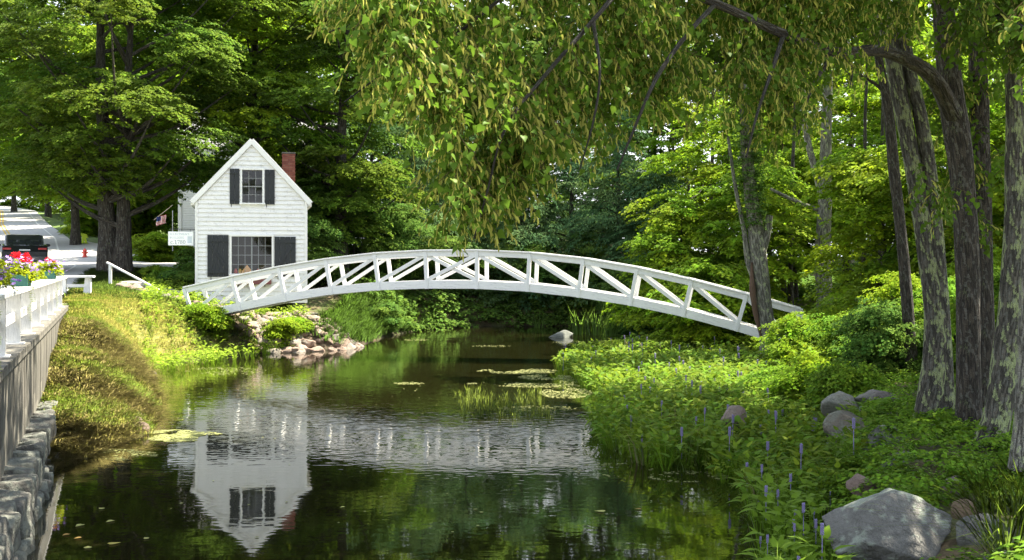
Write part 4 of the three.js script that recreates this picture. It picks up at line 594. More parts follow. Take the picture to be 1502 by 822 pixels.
// ------------------------------------------------------------------ shrubs and herbs of the near bank
bi = 0; for (const [px, d, h, r, leaf, label] of [
  [1180, 31, 1.3, 1.3, 'leafLight', 'bright leafy bush at the foot of the lichen-grey tree'], [1225, 33, 1.2, 1.3, 'leafLight', 'pale leafy bush hiding the footbridge end'], [1140, 27, 0.8, 1.0, 'leafHerb', 'dark green bush bordering the water plants'], [1200, 25, 0.9, 1.1, 'leafLight', 'loose green bush behind the shore rocks'],
  [1262, 27, 1.1, 1.1, 'leafHerb', 'rounded bush between the rocks and the slender dark trunk'], [1300, 24.5, 1.4, 1.0, 'leafDark', 'dark bush under the slender dark trunk'], [1330, 28, 2.2, 1.3, 'leafLight', 'tall loose bush in the wood behind the forked tree'], [1400, 25, 2.0, 1.2, 'leafHerb', 'leafy bush between the linden trunks'], [1480, 22, 2.2, 1.2, 'leafHerb', 'leafy bush behind the leaning trunk'], [1440, 30, 2.6, 1.4, 'leafLight', 'sunlit bush deep behind the linden trunks'], [1240, 22.5, 0.5, 0.6, 'leafHerb', 'low loose bush among the shore rocks']])
  tree({ seed: 130 + bi++, name: 'bush', x: pxX(px, d), d, h, base: 0.15, r, tr: 0.03, trunks: [[-0.1, 0, 1, -0.15], [0.1, 0, 0.9, 0.15], [0, 0.1, 1]], lobes: 26, lobe: 0.38, flat: 0.9, sprays: 380, geo: S.fine, size: 0.8, leaf: M[leaf], label, group: 'bushes on the wooded bank' });
const rockSpots = [[1298, 11.8], [1446, 11.4], [1416, 12.3], [1245, 18.3], [1302, 16.6], [1330, 15.2], [1236, 20.6], [1290, 20.9], [1402, 13.4], [1346, 14.3], [1262, 14.4], [1378, 15.6]].map(([a, d]) => [pxX(a, d), d]);
const k2 = (a, b) => b < 12.5;
{ // undergrowth: low herbs covering the bank
  const R = rng(7), u = new THREE.Group(); u.name = 'undergrowth'; tag(u, 'low green herbs and seedlings covering the wooded bank', 'undergrowth', null, 'stuff'); scene.add(u); const l = [[], [], []], l2 = [[], [], []];
  let n = 0; while (n < 2600) { const d = 9 + 55 * R() * R(), x = mix(2.5, 30, R() * R()); const s = shore(x, d); if (s < 0.1 || x > 0.52 * d + 3 || rockSpots.some(([a, b], k) => Math.hypot(x - a, (d - b + 0.45) * 0.7) < (k < 3 ? 0.6 : 0.2))) continue; n++; const y = ground(x, d), c = 0.75 + 0.6 * R(); (d < 24 ? l : l2)[n % 3].push({ m: mat4(W(x, y + 0.1 + 0.18 * R(), d), gauss(R) * 0.3, R() * 6.28, 0.15 + gauss(R) * 0.3, d < 24 ? 0.5 + 0.5 * R() : 0.9 + 0.6 * R()), c: [c, c, c] }); }
  n = 0; while (n < 620) { const d = mix(10, 20, R()), x = mix(3.4, 9, R()); if (shore(x, d) < 0.05 || rockSpots.some(([a, b]) => Math.hypot(x - a, (d - b + 0.3) * 0.9) < (k2(a, b) ? 0.6 : 0.22))) continue; n++; const c = 0.7 + 0.6 * R(); l[n % 3].push({ m: mat4(W(x, ground(x, d) + 0.03 + 0.1 * R(), d), gauss(R) * 0.3, R() * 6.28, gauss(R) * 0.3, 0.4 + 0.35 * R()), c: [c, c, c] }); }
  l.forEach((e, i) => inst(u, 'herb_leaves', S.fine[i], M.leafHerb, e)); l2.forEach((e, i) => inst(u, 'woodland_leaves', S.mid[i], M.leafLight, e));
  const m = [[], [], []]; n = 0; while (n < 2200) { const d = 52 + 40 * R() * R(), x = mix(-10, 25, R()); if (shore(x, d) < 0.05) continue; n++; m[n % 3].push({ m: mat4(W(x, ground(x, d) + 0.2 + 0.3 * R(), d), gauss(R) * 0.3, R() * 6.28, gauss(R) * 0.3, 1 + R()), c: [1, 1, 1] }); } n = 0; while (n < 900) { const d = 46 + 17 * R(), x = mix(-7.5, 10, R()), s = shore(x, d); if (s < -0.25 || s > 1.8 || (x < 0 && d < 53)) continue; n++; const k = 0.8 + 0.5 * R(); m[n % 3].push({ m: mat4(W(x, Math.max(0, ground(x, d)) + 0.1 + 0.3 * R(), d), gauss(R) * 0.4, R() * 6.28, gauss(R) * 0.4, 0.7 + 0.5 * R()), c: [k, k, k] }); } m.forEach((e, i) => inst(u, 'shore_leaves', S.mid[i], M.leafDark, e));
}
// ------------------------------------------------------------------ grass
function tuftGeo(seed, n, h, w, spread, lean) {
  const R = rng(seed), P = [], N = [], C = [], I = [];
  for (let i = 0; i < n; i++) { const a = R() * 6.283, r = Math.sqrt(R()) * spread, x = Math.cos(a) * r, z = Math.sin(a) * r, hh = h * (0.6 + 0.6 * R()), la = a + gauss(R) * 1.2, ln = lean * (0.3 + R()), b = P.length / 3, c = 0.75 + 0.5 * R(), sx = -Math.sin(la) * w / 2, sz = Math.cos(la) * w / 2;
    for (const [t, k] of [[0, 1], [0.55, 0.85], [1, 0.05]]) { const ox = Math.cos(la) * ln * hh * t * t, oz = Math.sin(la) * ln * hh * t * t, y = hh * (t - 0.25 * ln * t * t); for (const s of [1, -1]) { P.push(x + ox + sx * k * s, y, z + oz + sz * k * s); N.push(Math.cos(la) * -0.3, 0.95, Math.sin(la) * -0.3); C.push(c, c, c); } }
    for (const q of [0, 2]) I.push(b + q, b + q + 1, b + q + 3, b + q, b + q + 3, b + q + 2); }
  const g = new THREE.BufferGeometry(); g.setAttribute('position', new THREE.Float32BufferAttribute(P, 3)); g.setAttribute('normal', new THREE.Float32BufferAttribute(N, 3)); g.setAttribute('color', new THREE.Float32BufferAttribute(C, 3)); g.setIndex(I); return g;
}
{
  const R = rng(8), t = [tuftGeo(1, 18, 0.1, 0.012, 0.13, 1.1), tuftGeo(2, 18, 0.08, 0.012, 0.15, 1.4)], hay = tuftGeo(3, 16, 0.16, 0.011, 0.18, 3.0);
  const g = new THREE.Group(); g.name = 'bank_grass'; tag(g, 'sunlit mown grass and straw on the sloping bank', 'grass', null, 'stuff'); scene.add(g); const l = [[], [], []]; let n = 0;
  while (n < 15000) { const d = 17.5 + 24 * R(), x = mix(-17, -6, R()); if (shore(x, d) < 0.02 || x < wallX(d) + 0.05 && d < WALL_END || onRoad(x, d, 0.2)) continue; n++; const k = fbm(x * 0.7, d * 0.7, 5), st = sstep(0.34, 0.56, k + 0.3 * (R() - 0.5)), c = 0.8 + 0.4 * R(); const hayish = st > 0.55 && R() < 0.6 && d < 33; l[hayish ? 2 : n % 2].push({ m: mat4(G(x, d), gauss(R) * 0.2, R() * 6.28, gauss(R) * 0.2, 0.7 + 0.6 * R()), c: hayish ? [0.55 * c, 0.48 * c, 0.18 * c] : [mix(0.22, 0.46, st) * c, mix(0.33, 0.44, st) * c, mix(0.035, 0.1, st) * c] }); }
  l.forEach((e, i) => inst(g, i === 2 ? 'cut_straw' : 'grass_tufts', i === 2 ? hay : t[i], M.grass, e));
  const g2 = new THREE.Group(); g2.name = 'lawn_grass'; tag(g2, 'short green lawn grass round the maple and steps', 'grass', null, 'stuff'); scene.add(g2); const l2 = [[], []]; n = 0; const t2 = [tuftGeo(5, 12, 0.16, 0.02, 0.25, 0.9), tuftGeo(6, 12, 0.13, 0.02, 0.25, 1.1)];
  while (n < 7000) { const d = 40 + 18 * R(), x = mix(-19, -9, R()); if (shore(x, d) < 0.3 || onRoad(x, d, 0.05)) continue; n++; const c = 0.8 + 0.4 * R(); l2[n % 2].push({ m: mat4(G(x, d), 0, R() * 6.28, 0, 0.7 + 0.5 * R()), c: [0.13 * c, 0.21 * c, 0.03 * c] }); } l2.forEach((e, i) => inst(g2, 'grass_tufts', t2[i], M.grass, e));
  // long grass on the point beside the rocks, and along the road wall
  const g3 = new THREE.Group(); g3.name = 'shore_grass'; tag(g3, 'long lush green grass on the point beyond the stone pile', 'grass', null, 'stuff'); scene.add(g3); const l3 = []; const t3 = tuftGeo(7, 22, 0.55, 0.02, 0.2, 1.3); n = 0;
  while (n < 900) { const d = 43 + 14 * R(), x = mix(-7.4, -3.8, R()), s = shore(x, d); if (s < 0.03 || s > 2.6) continue; n++; const c = 0.7 + 0.5 * R(); l3.push({ m: mat4(G(x, d), 0, R() * 6.28, 0, 0.6 + 0.7 * R()), c: [0.1 * c, 0.2 * c, 0.025 * c] }); } inst(g3, 'grass_tufts', t3, M.grass, l3);
}
// ------------------------------------------------------------------ pickerelweed
const pickLeaf = [0, 1, 2].map(k => tint(heart(0.14 + 0.025 * k, 0.075 + 0.012 * k, 0.25, 0.12 + 0.14 * k), flat([1, 1, 1])));
const spikeGeo = (() => { const R = rng(31), gs = [new THREE.CylinderGeometry(0.004, 0.006, 0.3, 5, 1, true).translate(0, -0.15, 0)]; for (let i = 0; i < 34; i++) { const a = i * 2.4, y = i / 34 * 0.11; gs.push(new THREE.OctahedronGeometry(0.0095, 0).translate(Math.cos(a) * 0.012, y, Math.sin(a) * 0.012)); } const m = mergeGeometries(gs.map(g => { const q = g.index ? g.toNonIndexed() : g; q.deleteAttribute('uv'); return q; })); return m; })();
function pickParts(R, n) { const o = []; for (let i = 0; i < n; i++) { const a = R() * 6.283, out = 0.06 + 0.16 * R(), h = 0.3 + 0.3 * R(), b = V(Math.cos(a) * 0.03, 0, Math.sin(a) * 0.03), t = V(Math.cos(a) * out, h, Math.sin(a) * out), dir = V(Math.cos(a) * 0.7, 0.75 - 0.9 * R(), Math.sin(a) * 0.7).normalize(); o.push({ b, t, m: orient(t, dir, V(-Math.cos(a) * 0.6 + gauss(R) * 0.3, 0.8, -Math.sin(a) * 0.6 + gauss(R) * 0.3)), k: Math.floor(R() * 3), c: 0.75 + 0.5 * R() }); } return o; }
function pickGeo(seed) { const R = rng(seed), gs = []; for (const q of pickParts(R, 8)) { gs.push(tint(pickLeaf[q.k].clone().applyMatrix4(q.m), flat([q.c, q.c, q.c]))); gs.push(tint(ribbon([q.b, q.b.clone().lerp(q.t, 0.5).add(V(0, 0.03, 0)), q.t], 0.012), flat([0.9, 1, 0.8]))); } return mergeGeometries(gs); }
{
  const bedPx = [[990, 500], [900, 515], [830, 527], [815, 540], [850, 562], [880, 590], [868, 622], [880, 655], [960, 690], [1050, 700], [1095, 740], [1110, 800], [1120, 900], [1230, 900], [1225, 760], [1290, 690], [1225, 620], [1190, 570], [1140, 520], [1100, 500]];
  const bed = bedPx.map(([x, y]) => { const d = EYE * F / (y - HY); return [pxX(x, d), d]; }), R = rng(9), pg = [1, 2, 3, 4].map(k => pickGeo(600 + k));
  const near = [], rest = [[], [], [], []], sp = []; let n = 0, guard = 0;
  const xs = bed.map(p => p[0]), ds = bed.map(p => p[1]), x0 = Math.min(...xs), x1 = Math.max(...xs), d0 = Math.min(...ds), d1 = Math.max(...ds);
  const cand = []; while (cand.length < 5000 && guard++ < 1e6) { const d = d0 + (d1 - d0) * Math.pow(R(), 1.25), x = mix(x0, x1, R()); if (inPoly(bed, x, d)) cand.push([x, d]); }
  cand.sort((a, b) => a[1] - b[1]);
  cand.forEach(([x, d], i) => {
    if (rockSpots.some(([a, b], k) => k > 2 && Math.hypot(x - a, (d - b + 0.5) * 0.7) < 0.3)) return;
    const y = Math.max(0, ground(x, d)) - 0.06, s = 0.42 + 0.65 * R() * (0.6 + 0.8 * fbm(x * 1.1, d * 1.1, 6));
    if (i < 150) {
      const t = thing('pickerelweed', d < 14 ? 'pickerelweed with heart-shaped leaves beside the big lichen-patched boulder' : 'glossy pickerelweed plant at the shaded edge of the water-plant bed', 'plant', W(x, y, d), R() * 6.28, d < 14 ? 'pickerelweed by the boulder' : 'pickerelweed at the shaded edge'); t.scale.setScalar(s);
      for (const q of pickParts(R, 6)) { const m = part(t, 'leaf', pickLeaf[q.k], M.leafPick); m.applyMatrix4(q.m); part(t, 'stalk', tint(ribbon([q.b, q.b.clone().lerp(q.t, 0.5).add(V(0, 0.03, 0)), q.t], 0.012), flat([0.9, 1, 0.8])), M.leafPick); }
      if (R() < 0.13) { const m = part(t, 'flower_spike', spikeGeo, M.spike); m.position.set(gauss(R) * 0.05, 0.5 + 0.2 * R(), gauss(R) * 0.05); }
    } else { const c = 0.75 + 0.45 * R(), yl = 0.85 + 0.4 * R(); rest[i % 4].push({ m: mat4(W(x, y, d), gauss(R) * 0.22, R() * 6.28, gauss(R) * 0.22, s), c: [c * yl, c, c * (1.6 - 0.6 * yl)] }); if (R() < 0.028) sp.push({ m: mat4(W(x + gauss(R) * 0.1, y + s * (0.52 + 0.22 * R()), d), gauss(R) * 0.1, R() * 6, gauss(R) * 0.1, 0.9 + 0.4 * R()) }); }
  });
  const g = new THREE.Group(); g.name = 'pickerelweed_bed'; tag(g, 'dense sunlit bed of pickerelweed with purple spikes along the shore', 'water plants', null, 'stuff'); scene.add(g);
  rest.forEach((l, i) => inst(g, 'leaves', pg[i], M.leafPick, l)); inst(g, 'flower_spikes', spikeGeo, M.spike, sp);
  const rg = tuftGeo(23, 9, 0.62, 0.014, 0.1, 0.6), rl = []; guard = 0; while (rl.length < 420 && guard++ < 1e5) { const d = mix(d0, d1, R()), x = mix(x0, x1, R()); if (!inPoly(bed, x, d) || fbm(x * 0.8, d * 0.8, 3) < 0.47) continue; const c = 0.8 + 0.5 * R(), dry = R() < 0.18; rl.push({ m: mat4(W(x, Math.max(0, ground(x, d)) - 0.04, d), 0, R() * 6.28, 0, 0.6 + 0.6 * R()), c: dry ? [0.42 * c, 0.34 * c, 0.15 * c] : [0.17 * c, 0.27 * c, 0.03 * c] }); } inst(g, 'reed_blades', rg, M.grass, rl);
  // broad-leaved plants in the shallows below the little house
  const edge = [[205, 548], [235, 552], [330, 535], [420, 520], [455, 512], [440, 500], [380, 500], [300, 502], [215, 505]].map(([x, y]) => { const d = EYE * F / (y - HY); return [pxX(x, d), d]; }), l2 = [[], [], [], []], exs = edge.map(p => p[0]), eds = edge.map(p => p[1]); n = 0; guard = 0;
  while (n < 520 && guard++ < 1e5) { const x = mix(Math.min(...exs), Math.max(...exs), R()), d = mix(Math.min(...eds), Math.max(...eds), R()); if (!inPoly(edge, x, d)) continue; n++; const c = 1 + 0.5 * R(); l2[n % 4].push({ m: mat4(W(x, Math.max(0, ground(x, d)) - 0.06, d), 0, R() * 6.28, 0, 0.6 + 0.4 * R()), c: [c * 1.25, c * 1.1, c] }); }
  const g2 = new THREE.Group(); g2.name = 'arrowhead_bed'; tag(g2, 'pale yellow-green broad-leaved water plants below the little house', 'water plants', null, 'stuff'); scene.add(g2); l2.forEach((l, i) => inst(g2, 'leaves', pg[i], M.leafPick, l));
}
// ------------------------------------------------------------------ other shore plants
bi = 0; for (const [px, py, d, h, r, leaf, label] of [[241, 508, 39.5, 0.62, 0.7, 'leafHerb', 'rounded green shrub on the shore below the handrail'], [303, 502, 40.3, 0.62, 0.6, 'leafLight', 'upright leafy shrub at the foot of the footbridge'], [408, 505, 42.3, 0.4, 0.5, 'leafLight', 'low green shrub in front of the stone pile'], [430, 482, 43.2, 0.18, 0.35, 'leafLight', 'low yellow-green plant on the stones under the house'], [262, 445, 46.5, 0.75, 0.9, 'leafDark', 'dark shrub between the handrail and the little house'], [235, 440, 47.5, 0.6, 0.9, 'leafHerb', 'low shrub behind the handrail'], [280, 410, 48, 1.6, 0.7, 'leafDark', 'shrub against the corner of the little house'], [222, 385, 63, 1.6, 2.0, 'leafLight', 'round yellow-green shrub beyond the side street'], [250, 388, 66, 1.4, 1.4, 'leafLight', 'sunlit shrub by the wall of the big white house'], [130, 352, 84, 2.0, 2.2, 'leafLight', 'bushy verge shrub by the climbing road'], [560, 480, 51, 0.9, 1.2, 'leafDark', 'low dark shrub on the grassy point']])
  { const b = at(px, py, d); tree({ seed: 150 + bi++, name: 'bush', x: b.x, d, y: bi < 2 ? 0.12 : Math.max(0, ground(b.x, d)), h, base: 0.12, r: r * 0.75, tr: 0.03, trunks: [[-0.1, 0, 1, -0.1], [0.1, 0, 0.9, 0.1], [0, 0.1, 1]], lobes: 18, lobe: 0.3 * Math.max(1, r), sprays: 420, geo: d > 60 ? S.mid : S.fine, size: 0.75, leaf: M[leaf], label, group: 'bushes on the house side' }); }
{ // iris clump, sedge clumps, grasses standing in the water
  const R = rng(10), ig = tuftGeo(20, 46, 1.25, 0.035, 0.35, 0.45), mats = M.grass;
  const irisMat = leafMat(0.14, 0.26, 0.03, 0.4), sedgeMat = leafMat(0.19, 0.3, 0.03, 0.4);
  [[852, 52.5, 1.0, 'tall clump of iris leaves beside the lone rock in the water'], [874, 52, 1.05, 'thick clump of sword-shaped iris leaves at the far water edge'], [896, 51.5, 0.8, 'spreading iris clump next to the dark shrubs'], [790, 57.5, 0.7, 'small iris clump standing alone at the far water edge']].forEach(([px, d, s, label]) => { const t = thing('iris_clump', label, 'plant', W(pxX(px, d), -0.1, d), R() * 6, 'iris clumps at the far shore'); t.scale.setScalar(s * 1.1); part(t, 'blades', ig, irisMat).userData.kind = 'stuff'; });
  const sg = tuftGeo(21, 120, 0.75, 0.012, 0.16, 1.7); [[1478, 800, 10.6, 1.15, 'big arching clump of bright green sedge by the small rocks'], [1448, 748, 12.4, 0.8, 'arching sedge clump behind the small rocks'], [1510, 760, 11.6, 1.1, 'tall sedge clump under the narrow grey trunk']].forEach(([px, py, d, s, label]) => { const t = thing('sedge_clump', label, 'plant', V(at(px, py, d).x, ground(pxX(px, d), d), -d), R() * 6, 'sedge clumps'); t.scale.setScalar(s); part(t, 'blades', sg, sedgeMat).userData.kind = 'stuff'; });
  const w = new THREE.Group(); w.name = 'water_grass'; tag(w, 'thin grass stems standing in the shallow water beside the algae', 'grass', null, 'stuff'); scene.add(w); const wg = tuftGeo(22, 6, 0.26, 0.012, 0.08, 0.35), l = [];
  for (let i = 0; i < 150; i++) { const y = mix(575, 615, R()), x = mix(670, 800, R()) + (y - 590) * 0.6, d = EYE * F / (y - HY), c = 0.8 + 0.5 * R(); l.push({ m: mat4(W(pxX(x, d), -0.03, d), 0, R() * 6, 0, 0.5 + 0.7 * R()), c: [0.2 * c, 0.27 * c, 0.04 * c] }); } inst(w, 'stems', wg, M.grass, l);
  const fl = new THREE.Group(); fl.name = 'floating_algae'; tag(fl, 'pale mats of algae and tiny leaves floating on the pond', 'algae', null, 'stuff'); scene.add(fl);
  const disc = tint(new THREE.CircleGeometry(1, 6).rotateX(-Math.PI / 2), flat([1, 1, 1])); disc.deleteAttribute('uv'); const a = [];
  for (const [px, py, wpx, hpx, n, dens] of [[760, 545, 60, 4, 800, 1], [800, 554, 40, 4, 420, 1], [735, 563, 55, 2, 200, 1], [790, 566, 60, 3, 300, 1], [830, 577, 40, 8, 500, 1], [600, 563, 22, 1.5, 90, 1], [610, 499, 18, 1.5, 80, 1], [720, 508, 30, 1.5, 80, 1], [870, 503, 60, 4, 600, 1], [255, 640, 48, 9, 1200, 1], [170, 668, 60, 8, 260, 1], [300, 638, 26, 4, 160, 1], [790, 600, 60, 4, 140, 1], [900, 690, 60, 10, 160, 1], [1010, 700, 60, 8, 200, 1], [860, 560, 40, 8, 300, 1], [330, 545, 60, 6, 260, 1], [480, 600, 300, 50, 25, 1], [500, 740, 300, 60, 14, 1]]) for (let i = 0; i < n * 1.6; i++) {
    const r = Math.sqrt(R()), q = R() * 6.283, x = px + Math.cos(q) * r * wpx, y = py + Math.sin(q) * r * hpx, d = EYE * F / (y - HY); if (fbm(pxX(x, d) * 2.5, d * 1.5, 9) < (dens && n > 150 ? 0.45 : 0)) continue; const c = 0.7 + 0.5 * R(), s = 0.008 + 0.018 * R(); a.push({ m: mat4(W(pxX(x, d), 0.006 + 0.004 * R(), d), 0, R() * 6, 0, V(s * 1.3, 1, s)), c: [0.3 * c, 0.32 * c, 0.12 * c] }); }
  inst(fl, 'algae_flakes', disc, M.grass, a);
  const lg = tint(heart(0.14, 0.11, 0.08, 0.02), flat([1, 1, 1])), lm = [leafMat(0.42, 0.36, 0.1, 0.2), leafMat(0.4, 0.4, 0.14, 0.2), leafMat(0.3, 0.2, 0.07, 0.2)];
  [[886, 752, 1.0, 1], [120, 771, 0.9, 1], [160, 800, 1, 0], [128, 806, 0.8, 1], [118, 790, 0.6, 2], [150, 748, 0.7, 1], [215, 792, 0.6, 1], [505, 745, 0.5, 1], [940, 748, 0.6, 2], [165, 765, 0.8, 1], [100, 785, 0.7, 2]].forEach(([x, y, s, k]) => { const d = EYE * F / (y - HY), m = solo('floating_leaf', lg, lm[k], ['yellow heart-shaped leaf floating on the calm dark water', 'pale green heart-shaped leaf floating on the calm dark water', 'brown heart-shaped leaf floating on the calm dark water'][k], 'leaf', 'leaves floating on the pond', W(pxX(x, d), 0.012, d)); m.rotation.y = R() * 6; m.scale.setScalar(s); });
}
// ------------------------------------------------------------------ rocks
{
  const R = rng(14), pink = [0.36, 0.27, 0.22], grey = [0.15, 0.148, 0.138], gl = 'stones piled under the little house';
  const variants = [...Array(10)].map((_, k) => rockGeo(700 + k, 5, 1, 0.75, 0.85, 0.3, rockCol([pink, [0.42, 0.31, 0.25], [0.33, 0.29, 0.25]][k % 3], k)));
  let n = 0, guard = 0; while (n < 210 && guard++ < 9000) { const x = mix(-11.6, -5.4, R()), d = mix(41.3, 46.2, R()), s = shore(x, d); if (s < -0.25 || s > 2.3 || (x > -9.6 && d > 44.9)) continue; if (x < -9.3 && R() < 0.6) continue; n++; const sc = 0.13 + 0.16 * R(); const m = solo('rubble_stone', variants[n % 10], M.rock, 'reddish-grey stone in the rubble pile under the little house', 'stone', gl, V(x, Math.max(-0.05, ground(x, d)) + sc * 0.3, -d)); m.scale.set(sc * (1 + 0.5 * R()), sc, sc * (1 + 0.3 * R())); m.rotation.set(gauss(R) * 0.4, R() * 6.28, gauss(R) * 0.4); }
  for (let i = 0; i < 12; i++) { const px = 180 + i * 9.5 + R() * 4, d = 42.6 - i * 0.02, b = at(px, 458 + R() * 12, d), sc = 0.16 + 0.12 * R(); const m = solo('rubble_stone', variants[(i * 3) % 10], M.rock, 'pale stone in the row edging the lawn below the handrail', 'stone', 'stones edging the lawn', V(b.x, ground(b.x, d) + sc * 0.3, -d)); m.scale.set(sc * 1.6, sc, sc * 1.2); m.rotation.set(0, R() * 6.28, 0); }
  // dark stones along the toe of the bank
  for (let i = 0; i < 16; i++) { const t = i / 15, d = mix(21.8, 33, t), x = mix(-7.0, -10.2, clamp((d - 21.8) / 11)) + 0.12 * gauss(R) - (d > 24 && d < 30 ? 0.1 : 0), sc = 0.13 + 0.14 * R(); const m = solo('shore_stone', variants[(i * 7) % 10], M.rock, 'dark stone half buried along the toe of the grassy bank', 'stone', 'stones along the toe of the bank', W(x - 0.1, 0.06, d)); m.scale.set(sc, sc * 0.9, sc * 1.2); m.rotation.set(gauss(R) * 0.4, R() * 6, gauss(R) * 0.4); }
  [[1298, 785, 196, 118, 11.8, 'big grey boulder patched with pale lichen at the pond edge', grey, 1], [1446, 800, 96, 84, 11.4, 'grey rock leaning beside the big boulder and the sedge', grey, 0.3], [1416, 758, 46, 40, 12.3, 'small brown rock wedged behind the leaning grey rock', [0.22, 0.16, 0.10], 0], [1245, 634, 78, 52, 18.3, 'pointed pinkish-grey rock among the water plants', [0.18, 0.16, 0.13], 0.4], [1302, 662, 78, 58, 16.6, 'flat-topped grey rock below the forked tree', grey, 0.5], [1330, 692, 66, 44, 15.2, 'broad grey rock below the flat-topped one', grey, 0.4], [1236, 597, 62, 40, 20.6, 'sunlit grey rock beside the low loose bush', [0.20, 0.19, 0.17], 0.4], [1290, 588, 74, 30, 20.9, 'long low rock under the rounded bush', [0.19, 0.17, 0.16], 0.4], [1402, 724, 56, 46, 13.4, 'tilted reddish rock between boulder and linden', [0.22, 0.16, 0.14], 0.2], [1346, 718, 44, 34, 14.3, 'small reddish rock behind the big boulder', [0.23, 0.16, 0.13], 0.1], [1262, 716, 56, 30, 14.4, 'flat reddish rock half hidden in pickerelweed', [0.22, 0.16, 0.13], 0.1], [1378, 674, 64, 36, 15.6, 'mossy rock at the foot of the stout linden', [0.15, 0.15, 0.12], 0.5], [1075, 612, 44, 30, 20.5, 'pink rock showing through the pickerelweed bed', [0.25, 0.19, 0.16], 0.1], [825, 494, 36, 16, 50.5, 'lone smooth rock standing in the far water', [0.16, 0.17, 0.15], 0.2], [1205, 545, 24, 18, 25, 'small pale rock between the bushes', [0.24, 0.23, 0.21], 0.3], [1470, 830, 60, 40, 10.6, 'low grey rock at the root of the sedge', grey, 0.3]].forEach(([px, py, w, h, d, label, c, l], i) => {
    const p = at(px, py, d); if (i > 3 && i < 12) p.y += 0.02; const g = rockGeo(i === 0 ? 815 : 800 + i, i < 2 ? 24 : 12, w / 2 * d / F * 1.18, h / 2 * d / F * 1.25, w / 2 * d / F * 0.95, 0.4, rockCol(c, i * 3, l)); const m = solo('boulder', g, M.rock, label, 'rock', 'rocks on the wooded shore', p); m.rotation.y = i === 0 ? 0.3 : R() * 6.28 * (i > 1 ? 0.1 : 0); });
}

// ------------------------------------------------------------------ big white house behind the trees
{
  const D = 68, y0 = ground(pxX(300, D), D), H = thing('big_white_house', 'big white clapboard house with grey shingle roof half hidden behind the maples', 'house', W(pxX(262, D), y0, D), 0.12);
  const wid = 9, deep = 8, eave = 7.0, apex = 10.2, siding = [];
  box(H, 'wall', wid / 2, eave / 2, -deep / 2, wid, eave, deep, M.whiteOld);
  for (let y = 0.2; y < eave; y += 0.14) { const g = new THREE.BoxGeometry(wid - 0.2, 0.13, 0.02); g.rotateX(-0.12); g.translate(wid / 2, y, 0.014); siding.push(g); }
  part(H, 'siding', mergeGeometries(siding), M.white).userData.kind = 'stuff';
  for (const x of [0.06, wid - 0.06]) box(H, 'corner_board', x, eave / 2, 0.02, 0.2, eave - 0.01, 0.1, M.white);
  const win = (x, y) => { const w = new THREE.Group(); w.name = 'window'; H.add(w); box(w, 'frame', x, y, 0.03, 1.1, 1.7, 0.08, M.white); box(w, 'pane', x, y, 0.06, 0.9, 1.5, 0.05, std({ color: rgb(0.03, 0.035, 0.04), roughness: 0.08 })); box(w, 'muntin', x, y, 0.09, 0.9, 0.05, 0.03, M.white); };
  for (const x of [1.9, 4.5, 7.1]) for (const y of [1.9, 5.1]) win(x, y);
  for (const s of [-1, 1]) { const len = Math.hypot(deep / 2 + 0.3, apex - eave), rows = Math.round(len / 0.2), gs = []; for (let i = 0; i < rows; i++) for (let k = 0; k < 16; k++) { const g = new THREE.BoxGeometry(wid / 15.2, 0.03, 0.24); g.rotateX(0.06); g.translate(-0.3 + (k + 0.5 + (i % 2) * 0.3) * wid / 15.2, 0.02 + (i * 7 + k * 3) % 5 * 0.004, -len / 2 + (i + 0.5) * 0.2); gs.push(g); } const m = part(H, 'roof_shingles', mergeGeometries(gs), std({ color: rgb(0.32, 0.32, 0.33), roughness: 0.9 })); m.userData.kind = 'stuff'; m.position.set(0, (eave + apex) / 2, -deep / 2 + s * (deep / 4)); m.rotation.x = s * Math.atan2(apex - eave, deep / 2); if (s < 0) { m.rotation.x = -Math.atan2(apex - eave, deep / 2); } }
  for (const x of [0, wid - 0.1]) { const g = new THREE.ExtrudeGeometry(new THREE.Shape([[-deep / 2, eave], [deep / 2, eave], [0, apex - 0.1]].map(p => new THREE.Vector2(...p))), { depth: 0.1, bevelEnabled: false }); g.rotateY(Math.PI / 2); g.translate(x, 0, -deep / 2); part(H, 'gable', g, M.white); }
  // porch flag
  const f = thing('flag', 'small red white and blue flag drooping from a slanted pole', 'flag', at(236, 314, 62), 0);
  f.scale.setScalar(0.75);
  part(f, 'pole', new THREE.CylinderGeometry(0.02, 0.025, 1.7, 8).rotateZ(-0.9).translate(0.15, 0.1, 0), std({ color: rgb(0.6, 0.5, 0.35), roughness: 0.6 }));
  part(f, 'bracket', new THREE.CylinderGeometry(0.03, 0.03, 2.9, 8).translate(0.82, -1.2, 0), M.whiteOld);
  const cloth = new THREE.PlaneGeometry(0.9, 0.62, 36, 26), P = cloth.attributes.position; tint(cloth, (x, y) => x < -0.1 && y > -0.02 ? [0.03, 0.05, 0.2] : (Math.floor((y + 0.31) / 0.0477) % 2 === 0 ? [0.55, 0.03, 0.04] : [0.78, 0.78, 0.76])); for (let i = 0; i < P.count; i++) { const x = P.getX(i), y = P.getY(i); P.setXYZ(i, x * 0.75 + 0.04 * Math.sin(y * 9), y - 0.35 - 0.45 * (x + 0.45) * -0.5 - 0.2, 0.08 * Math.sin(x * 14 + y * 3)); } cloth.computeVertexNormals(); part(f, 'cloth', cloth, std({ vertexColors: true, side: THREE.DoubleSide, roughness: 0.9 }));
}
